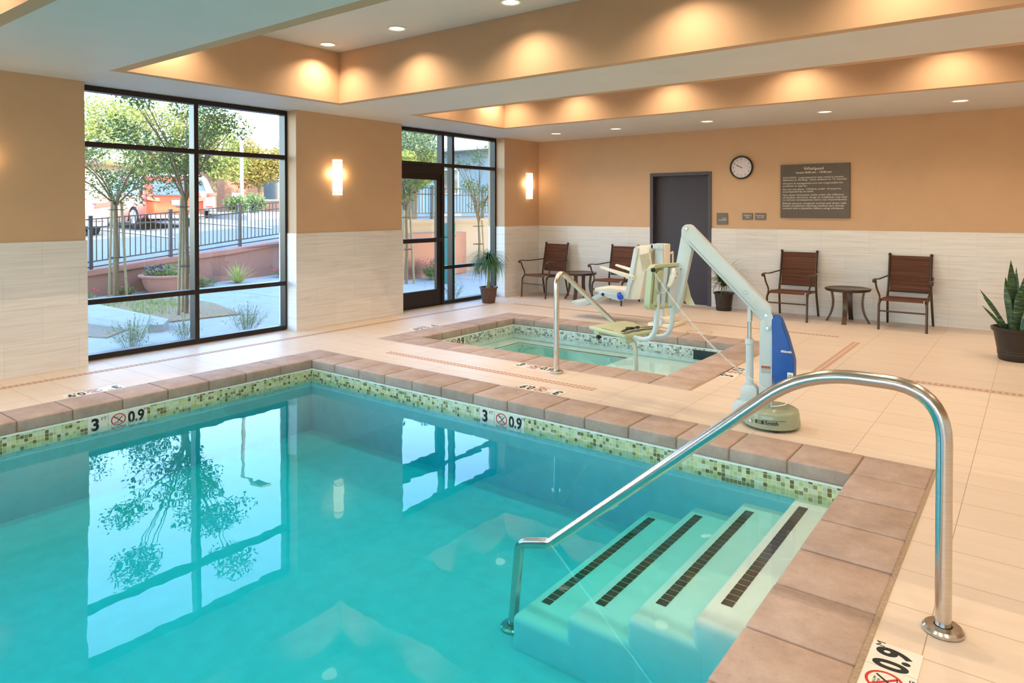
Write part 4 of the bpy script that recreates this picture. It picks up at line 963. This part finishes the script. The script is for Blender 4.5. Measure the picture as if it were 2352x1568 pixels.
def slabon(name, x0, x1, y0, y1, h, mt):
    b = B(); r0 = b.ring([(x0, y0, lz(x0, y0) - .1), (x1, y0, lz(x1, y0) - .1), (x1, y1, lz(x1, y1) - .1), (x0, y1, lz(x0, y1) - .1)]); r1 = b.ring([(v.co.x, v.co.y, v.co.z + .1 + h) for v in r0]); b.skin([r0, r1]); return struct(b.build(name, mt))
slabon('traffic_island', -27.5, -22.5, 13.9, 17.8, .15, conc); slabon('pavement_far', -33, -29.5, -10, 40, .15, conc); slabon('pavement_side', -21.5, -17, 17.8, 19.2, .15, conc)
b = B(); r0 = [(-33, -12), (-33, 44), (-60, 44), (-60, -12)]
for q in ((r0),): b.prism(q, 1.2, 1.40, 'z')
struct(b.build('far_ground', mat('dry_ground', 'b0a080', .95, var=.15, nscale=1)))
# staked street trees near the building
bark = mat('bark', '75664e', .9, var=.2, nscale=30, bstr=.4); stake = mat('wood_stake', '8f8468', .8, var=.12, nscale=20); tie = mat('tree_tie', '2c3028', .6); grn = mat('green_tape', '2f9a84', .5)
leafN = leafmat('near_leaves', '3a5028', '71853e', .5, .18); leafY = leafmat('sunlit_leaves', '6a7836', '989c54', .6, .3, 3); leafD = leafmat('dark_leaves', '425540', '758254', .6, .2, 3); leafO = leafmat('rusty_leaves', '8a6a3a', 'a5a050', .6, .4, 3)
def leaves(b, blobs, n, s):
    tot = sum(q[3] * q[4] * q[5] for q in blobs) 
    for cx_, cy_, cz_, rx, ry, rz in blobs:
        for k in range(int(n * rx * ry * rz / tot)):
            while True:
                p = V((rnd.uniform(-1, 1), rnd.uniform(-1, 1), rnd.uniform(-1, 1)))
                if p.length < 1 and p.length > .25: break
            c = V((cx_ + p.x * rx, cy_ + p.y * ry, cz_ + p.z * rz)); d = V((rnd.gauss(0, 1), rnd.gauss(0, 1), rnd.gauss(0, .7))).normalized(); e = d.cross(V((rnd.gauss(0, 1), rnd.gauss(0, 1), rnd.gauss(0, 1)))).normalized(); L = s * rnd.uniform(.6, 1.3)
            b.quad(c - d * L, c + e * L * .42, c + d * L, c - e * L * .42)
def staked(label, x, y, h, R, n, group, zlow, stakes=3, zg=GZ):
    t = thing('street_tree', label, 'tree', (x, y, zg), group=group); r2 = random.Random(int(x * 100)); ends = []
    b = B(); b.tube([(0, 0, 0), (.02, .01, .8), (0, 0, zlow - zg)], [.035, .03, .026], 8)
    for k in range(9):
        a = k * .7 * pi + r2.uniform(-.4, .4); l = R * r2.uniform(.6, 1.0); e = V((l * cos(a), l * sin(a), zlow - zg + r2.uniform(.35, 1.0) * (h - zlow))); m_ = V((e.x * .35, e.y * .35, zlow - zg + (e.z - zlow + zg) * .5)); b.tube([(0, 0, zlow - zg - .02), m_, e], [.02, .012, .005], 6); ends.append(e); ends.append(m_)
        for q in range(2): 
            e2 = e + V((r2.uniform(-.4, .4), r2.uniform(-.4, .4), r2.uniform(-.1, .4))) * R * .6; b.tube([m_, e2], [.007, .003], 5); ends.append(e2)
    b.build('trunk', bark, t, True)
    b = B(); leaves(b, [(e.x, e.y, e.z, R * .34 * r2.uniform(.7, 1.2), R * .34 * r2.uniform(.7, 1.2), R * .26 * r2.uniform(.7, 1.2)) for e in ends], int(n * 1.9), .031); b.build('foliage', leafN, t)
    for k in range(stakes):
        a = k * 2 * pi / stakes + .9; b = B(); b.tube([(.17 * cos(a), .17 * sin(a), -.02), (.09 * cos(a), .09 * sin(a), zlow - zg + .05)], .024, 8); b.build('stake', stake, t, True)
    b = B()
    for z in (.75, zlow - zg - .1): b.tube([(.14 * cos(q * pi / 6), .14 * sin(q * pi / 6), z) for q in range(13)], .008, 5)
    b.build('tie', tie, t)
    return t
staked('staked young tree nearest the left jamb outside the large window', -13.35, 5.62, 2.75, 1.15, 2600, None, 1.62)
staked('staked young tree right by the centre mullion outside the large window', -10.45, 5.41, 3.35, .85, 3000, None, 1.66)
staked('slender staked tree seen through the glass door', -10.95, 10.55, 2.9, .55, 1100, None, 1.45, 3)
staked('thin leafy sapling outside the window right of the glass door', -11.2, 13.3, 3.3, .62, 900, None, 1.2, 1)
# shrubs and planter
def shrub(name, label, x, y, R, h, n, mt, z=GZ, fl=None, w=.006):
    t = thing(name, label, 'shrub', (x, y, z)); b = B()
    for k in range(n):
        a = rnd.uniform(0, 2 * pi); r = R * rnd.random() ** .7; hh = h * rnd.uniform(.55, 1.1) * (1 - .35 * r / R); d = V((cos(a), sin(a), 0)); p = d * r * .35; q = d * r * 1.1 + V((0, 0, hh))
        b.tube([p, p.lerp(q, .6) + V((0, 0, .03)), q], .0011, 3, False)
        for i in range(14):
            f = rnd.uniform(.3, 1); c = p.lerp(q, f); e = V((rnd.gauss(0, 1), rnd.gauss(0, 1), rnd.gauss(0, .6))).normalized(); g_ = e.cross(V((0, 0, 1))).normalized(); b.quad(c, c + e * w * 2.2 + g_ * w, c + e * w * 4.5, c + e * w * 2.2 - g_ * w)
    b.build('foliage', mt, t)
    if fl:
        b = B()
        for k in range(60): a = rnd.uniform(0, 6.28); r = R * rnd.random() ** .6; b.sphere((r * cos(a), r * sin(a), h * rnd.uniform(.55, 1)), .018, u=6, v=4)
        b.build('blossom', fl, t)
    return t
pale = leafmat('pale_shrub', '7f8f63', 'a8b58c', .6, .3)
shrub('low_shrub', 'wispy green shrub low outside the left pane of the large window', -8.45, 3.72, .30, .42, 90, pale)
shrub('low_shrub', 'wispy green shrub low outside the right pane of the large window', -8.3, 5.1, .30, .42, 90, pale)
shrub('low_shrub', 'small wispy shrub just behind the centre mullion of the large window', -8.4, 4.33, .2, .36, 45, pale)
shrub('low_shrub', 'wispy shrub low outside the window, left of the ponytail palm', -8.5, 9.35, .26, .36, 70, pale)
redf = mat('red_blossom', 'c23a4a', .6); gl_ = leafmat('shrub_green', '5d7a45', '8fa66a', .6, .3)
shrub('flowering_shrub', 'low red-flowering shrub at the wall foot, right side of the large window', -14.35, 9.9, .38, .3, 110, gl_, fl=redf, w=.01)
shrub('flowering_shrub', 'low red-flowering shrub by the left jamb outside the large window', -13.0, 4.75, .4, .28, 110, gl_, fl=redf, w=.01)
shrub('flowering_shrub', 'pink-flowering bushes behind the glass door', -11.12, 11.6, .38, .5, 150, gl_, fl=mat('pink_blossom', 'c8607a', .6), w=.012)
shrub('flowering_shrub', 'small red-flowering shrub at the far right jamb of the large window', -14.6, 10.7, .3, .3, 80, gl_, fl=redf, w=.01)
shrub('low_shrub', 'green bushes at the foot of the beige wall', -11.3, 14.4, .4, .6, 160, gl_, w=.014)
shrub('low_shrub', 'low green ground cover left of the planter bowl', -13.7, 5.9, .22, .2, 80, gl_, w=.011)
shrub('low_shrub', 'low green ground cover left of the yellow grass clump', -14.0, 7.6, .35, .2, 90, gl_, w=.011)
t = thing('grass_clump', 'spiky yellow-green grass clump against the pink wall', 'ornamental grass', (-14.05, 8.45, GZ)); b = B()
for k in range(90):
    a = rnd.uniform(0, 2 * pi); el = rnd.uniform(.5, 1.5); L = rnd.uniform(.3, .55); d = V((cos(a), sin(a), 0)); p = d * .03; ps = []
    for i in range(5): ps.append(p.copy()); p = p + (d * cos(el) + V((0, 0, sin(el)))) * L / 4; el -= .12
    b.strip(ps, [.012 * (1 - (i / 4) ** 2 * .9) for i in range(5)], V((-d.y, d.x, 0)), .2)
b.build('foliage', leafmat('yellow_blades', '8ea048', 'd5d98a', .5, .3), t)
t = thing('planter_bowl', 'wide terracotta bowl planter with green and purple flowers outside the large window', 'planter', (-13.62, 6.70, GZ))
b = B(); b.lathe([(0, 0), (.36, 0), (.42, .10), (.47, .25), (.475, .30), (.53, .31), (.54, .345), (.52, .36), (.44, .355), (.42, .32), (0, .31)], n=44, cap=False); b.build('bowl', mat('terracotta', 'c08878', .8, var=.06), t, True, 30)
b = B()
for k in range(260):
    a = rnd.uniform(0, 2 * pi); r = .44 * rnd.random() ** .6; hh = rnd.uniform(.06, .26); p = V((r * cos(a), r * sin(a), .30)); q = p + V((rnd.uniform(-.08, .08), rnd.uniform(-.08, .08), hh)); 
    for i in range(6): c = p.lerp(q, rnd.random()); e = V((rnd.gauss(0, 1), rnd.gauss(0, 1), rnd.gauss(0, .6))).normalized(); g_ = e.cross(V((0, 0, 1))).normalized(); b.quad(c, c + e * .03 + g_ * .014, c + e * .06, c + e * .03 - g_ * .014)
b.build('foliage', leafmat('bowl_leaves', '4f7a3a', '97b35c', .5, .3), t)
b = B()
for k in range(60): a = rnd.uniform(2.6, 5.4); r = .42 * rnd.random() ** .5; b.sphere((r * cos(a), r * sin(a), .33 + rnd.uniform(.04, .2)), .022, u=6, v=4)
b.build('blossom', mat('purple_blossom', '4a3568', .6), t)
# vehicles
tyre = mat('tyre', '1d1d1d', .8); alloy = mat('alloy', 'c9c9c4', .3, .8); carglass = mat('car_glass', '3d4a50', .08, 0, .9); lampred = mat('tail_lamp', 'b8222a', .2, 0, .8); plate = mat('number_plate', 'eeeae2', .5); chr2 = mat('bumper_silver', 'b9b2a6', .4, .4)
def car(name, label, x, y, mt, suv=True, L=4.55):
    z = lz(x, y) + .0; t = thing(name, label, 'car', (x, y, z)); Wd = .92
    # local: u along heading (-X), v across (+v = left side = -Y)
    def P(u, v, h): return V((-u, -v, h))
    if suv: up = [(.05, .95), (.22, 1.0), (.42, 1.52), (.62, 1.66), (1.6, 1.70), (2.6, 1.64), (3.35, 1.12), (3.6, 1.05), (4.3, .92), (4.5, .75)]
    else: up = [(.05, .90), (.5, .98), (.9, 1.05), (1.45, 1.40), (2.3, 1.45), (3.0, 1.36), (3.6, .98), (4.2, .88), (4.5, .72)]
    lo = [(4.52, .35), (4.3, .26)] + [(3.62 + .36 * cos(a), .30 + .38 * max(0, sin(a))) for a in [pi * k / 8 for k in range(9)]] + [(3.0, .22), (1.3, .22)] + [(.86 + .36 * cos(a), .30 + .38 * max(0, sin(a))) for a in [pi * k / 8 for k in range(9)]] + [(.3, .30), (.02, .42), (.0, .62)]
    prof = up + lo; b = B(); rings = []
    for f in (-1, -.93, -.6, 0, .6, .93, 1):
        r = []
        for u, h in prof:
            tum = 0 if h < .98 else (h - .98) * .26
            inset = .05 if abs(f) == 1 else 0
            r.append(P(min(max(u, inset + (.05 * abs(f) ** 3)), 4.55 - inset), f * (Wd - tum), h - (.04 * abs(f) ** 4 if h > 1.3 else 0)))
        rings.append(b.ring(r))
    b.skin(rings); b.build('body', mt, t, True, 40)
    for u in (.86, 3.62):
        for s in (-1, 1):
            b = B(); b.lathe([(.0, -.1), (.31, -.1), (.345, -.07), (.345, .07), (.31, .1), (.0, .1)], P(u, s * (Wd - .11), .345), 28, axis='y'); w_ = b.build('wheel', tyre, t, True)
            b = B(); b.lathe([(.22, 0), (.225, .012), (.0, .03)], (0, 0, 0), 20, cap=False, axis='y')
            for k in range(5): a = k * 2 * pi / 5; b.bar((0, .02, 0), (.22 * cos(a), .015, .22 * sin(a)), .05, .03)
            b.xf(M.Translation(P(u, s * (Wd - .005), .345)) @ M.Diagonal((1, -s, 1, 1))); b.build('rim', alloy, w_)
    sx = [(.55, 1.03), (.62, 1.48), (1.7, 1.58), (2.55, 1.50), (3.1, 1.06)] if suv else [(.95, 1.04), (1.45, 1.32), (2.3, 1.38), (2.95, 1.29), (3.4, 1.0)]
    for s in (-1, 1):
        b = B(); r = [P(u, s * (Wd - (h - .98) * .26 + .006), h) for u, h in sx]; r2_ = [p + V((0, s * .05, 0)) for p in r]; b.skin([b.ring(r), b.ring(r2_)]); b.build('side_window', carglass, t)
        b = B(); b.bar(P(1.55, s * (Wd - .02), 1.02), P(1.62, s * (Wd - .12), 1.58), .06, .05); b.build('door_pillar', mt, t)
    b = B()
    if suv: r = [P(.215, -.62, 1.02), P(.215, .62, 1.02), P(.425, .56, 1.48), P(.425, -.56, 1.48)]
    else: r = [P(.86, -.62, 1.08), P(.86, .62, 1.08), P(1.40, .54, 1.40), P(1.40, -.54, 1.40)]
    b.skin([b.ring([p + V((.012, 0, .01)) for p in r]), b.ring([p + V((-.06, 0, -.03)) for p in r])]); b.build('rear_window', carglass, t)
    for s in (-1, 1):
        b = B(); b.prism([(.50, .80), (.93, .86), (.93, .98), (.55, .95)] if s > 0 else [(-.50, .80), (-.55, .95), (-.93, .98), (-.93, .86)], .0, 0.30, 'x', .01)
        b.xf(M(((-1, 0, 0, .02), (0, -1, 0, 0), (0, 0, 1, 0), (0, 0, 0, 1)))); b.build('tail_lamp', lampred, t)
        b = B(); b.box(-.02, s * .62 - .14, .38, .03, s * .62 + .14, .46); b.build('reflector', lampred, t)
    b = B(); b.box(-.02, -.16, .72, .035, .16, .87, .005, 1); b.build('number_plate', plate, t)
    b = B(); b.box(-.05, -.86, .30, .06, .86, .42, .03, 2); b.build('bumper_trim', chr2, t)
    return t
car('parked_car', 'orange-red SUV parked rear-on beyond the fence, seen through the large window', -21.3, 10.75, mat('orange_car_paint', 'a2422a', .25, .3, .7))
car('parked_car', 'white car at the left jamb, beyond the fence', -21.0, 7.75, mat('white_car_paint', 'e8e8e8', .25, 0, .7), False)
car('parked_car', 'white vehicle right of the orange SUV, behind the centre mullion', -24.6, 13.0, bpy.data.materials['white_car_paint'])
# street lamp, signs, bin
t = thing('street_lamp', 'tall grey street lamp pole beyond the fence, right pane of the large window', 'street lamp', (-23.85, 14.5, lz(-23.85, 14.5)))
gp = mat('pole_grey', '857c72', .6)
b = B(); b.lathe([(.25, 0), (.25, .5), (.0, .52)], n=20); b.build('footing', conc, t); b = B(); b.tube([(0, 0, .5), (0, 0, 7.0)], [.075, .06], 14); b.build('pole', gp, t, True)
b = B(); b.bar((-.1, 0, 6.95), (1.0, 0, 7.0), .08, .08); b.box(.7, -.2, 6.92, 1.5, .2, 7.06, .02, 2); b.build('lamp_head', gp, t)
t = thing('street_sign', 'small white rectangular sign beside the street lamp pole', 'sign', (-27.7, 16.6, 1.27)); b = B(); b.tube([(0, 0, 0), (0, 0, 1.0)], .025, 8); b.build('post', gp, t)
b = B(); b.box(.03, -.24, .62, .045, .24, .98, .005, 1); b.build('plate', white, t)
b = B()
for k in range(3): b.box(.046, -.18, .68 + k * .09, .048, .18, .71 + k * .09)
b.build('print', signgrey, t)
t = thing('round_red_sign', 'round red sign seen above the glass door', 'sign', (-19.2, 19.4, 1.2)); b = B(); b.tube([(0, 0, 0), (0, 0, 2.1)], .025, 8); b.build('post', gp, t)
b = B(); b.lathe([(0, 0), (.11, 0), (.11, .01), (0, .01)], (0, -.03, 2.18), 24, cap=False, axis='y'); b.xf(M.Rotation(.4, 4, 'Z')); b.build('plate', mat('sign_red', 'd03a34', .4), t)
t = thing('waste_bin', 'teal bin outside, seen through the narrow sidelight by the glass door', 'bin', (-10.35, 11.22, GZ)); b = B(); b.box(-.13, -.13, 0, .13, .13, 1.0, .02, 2); b.build('body', mat('teal_paint', '1f6f68', .5), t); b = B(); b.box(-.15, -.15, 1.0, .15, .15, 1.33, .05, 2); b.build('lid', mat('teal_dark', '1f6660', .5), t)
# background trees
def bigtree(label, x, y, h, R, mt, n=2600, s=.16, base=1.3, low=.38):
    t = thing('background_tree', label, 'tree', (x, y, base), group='trees across the parking lot'); r2 = random.Random(int(x * 50 + y)); b = B(); zc = h * low; b.tube([(0, 0, -.3), (.1, .05, zc), (0, 0, h * .7)], [.2, .16, .06], 8); bl = []
    for k in range(9):
        a = k * 2.4 + r2.uniform(-.3, .3); l = R * r2.uniform(.25, .8); e = V((l * cos(a), l * sin(a), zc + (h - zc) * r2.uniform(.15, .85))); b.tube([(0, 0, zc * .9), e], [.08, .03], 6); q = R * r2.uniform(.35, .55); bl.append((e.x, e.y, e.z, q, q, q * .75))
    b.build('trunk', bark, t, True); b = B(); leaves(b, bl, n, s); b.build('foliage', mt, t)
for q in (('sunlit yellow-green tree at the far left of the large window', -34, 12.6, 5.4, 2.9, leafY), ('sunlit yellow-green tree second from the left jamb', -35, 16.2, 5.6, 2.8, leafY), ('yellow-green tree behind the orange SUV', -34, 19.0, 5.0, 2.6, leafY), ('rusty-green tree left of the street lamp', -33.5, 21.4, 4.2, 2.0, leafO),
          ('dense green tree right of the street lamp', -33, 24.5, 4.9, 2.5, leafD), ('broad green tree at the right jamb of the large window', -30.5, 25.0, 4.6, 2.4, leafD), ('dense green tree seen through the transom above the glass door', -19.7, 19.0, 3.9, 1.6, leafD), ('leafy green tree behind the fence, through the glass door', -17.0, 16.6, 2.3, 1.0, leafY),
          ('taller green tree behind, left of the pale blue house', -21.6, 21.2, 5.3, 1.7, leafD)):
    bigtree(*q, n=8000 if q[4] > 1.6 else 5000, s=.085 if q[4] > 1.6 else .06)
# low shrubs on the traffic island
for i, (x, y) in enumerate(((-23.6, 14.15), (-24.3, 15.3), (-25.5, 15.9))): shrub('island_shrub', ['leafy shrub on the traffic island, nearest the street lamp', 'leafy shrub on the traffic island, middle one', 'leafy shrub on the traffic island, farthest back'][i], x, y, .5, .8, 120, gl_, lz(x, y) + .15, None, .03)
# buildings beyond
def house(label, x0, x1, y0, y1, zb, he, hr, wm, rm, wins, name='house', ov=.5):
    t = thing(name, label, 'building', ((x0 + x1) / 2, (y0 + y1) / 2, zb)); cx_, cy_ = (x0 + x1) / 2, (y0 + y1) / 2; a, c = (x1 - x0) / 2, (y1 - y0) / 2
    b = B(); b.box(-a, -c, 0, a, c, he); b.build('wall_body', wm, t)
    b = B(); e = b.ring([(-a - ov, -c - ov, he), (a + ov, -c - ov, he), (a + ov, c + ov, he), (-a - ov, c + ov, he)]); e2 = b.ring([(-a - ov, -c - ov, he + .15), (a + ov, -c - ov, he + .15), (a + ov, c + ov, he + .15), (-a - ov, c + ov, he + .15)]); k = min(a, c)
    tp = b.ring([(-a + k, -c + k, he + hr), (a - k + .01, -c + k, he + hr), (a - k + .01, c - k + .01, he + hr), (-a + k, c - k + .01, he + hr)]); b.skin([e, e2, tp]); b.build('roof', rm, t)
    for side_, p, z0, w_, h_ in wins:
        b = B()
        if side_ == 'y': b.box(p - w_ / 2, -c - .03, z0, p + w_ / 2, -c + .05, z0 + h_)
        else: b.box(a - .05, p - w_ / 2, z0, a + .03, p + w_ / 2, z0 + h_)
        f = b.build('window_frame', white, t); b = B()
        if side_ == 'y': b.box(p - w_ / 2 + .07, -c - .04, z0 + .07, p + w_ / 2 - .07, -c, z0 + h_ - .07)
        else: b.box(a, p - w_ / 2 + .07, z0 + .07, a + .04, p + w_ / 2 - .07, z0 + h_ - .07)
        b.build('pane', carglass, f)
roofm = mat('pale_shingle', 'cdc5ba', .9, var=.06, nscale=6)
house('pale blue house with light shingle roof seen beyond the glass door', -25.5, -13, 23.5, 34, 1.2, 2.95, 2.9, mat('pale_blue_siding', '8a9ea3', .8), roofm, [('y', -2.2, 1.0, 1.0, 1.2), ('y', .6, 1.1, .7, 1.1), ('y', 3.5, 1.0, 1.1, 1.2)])
house('low reddish-brown building behind the trees, right half of the large window', -50, -38, 22, 40, 1.3, 3.0, 1.6, mat('brown_brick', '9a6a54', .9, var=.1, nscale=5), mat('brown_roof', '8f6f5c', .9), [('x', -6, .8, 1.4, 1.4), ('x', -2, .8, 1.4, 1.4), ('x', 3, .8, 1.4, 1.4)])
house('low cream building far behind the orange SUV', -52, -40, 2, 18, 1.3, 2.6, 1.2, mat('cream_stucco', 'e0d0b8', .9), mat('tile_roof', 'b98a70', .9), [('x', -3, .8, 1.5, 1.2), ('x', 3, .8, 1.5, 1.2)])
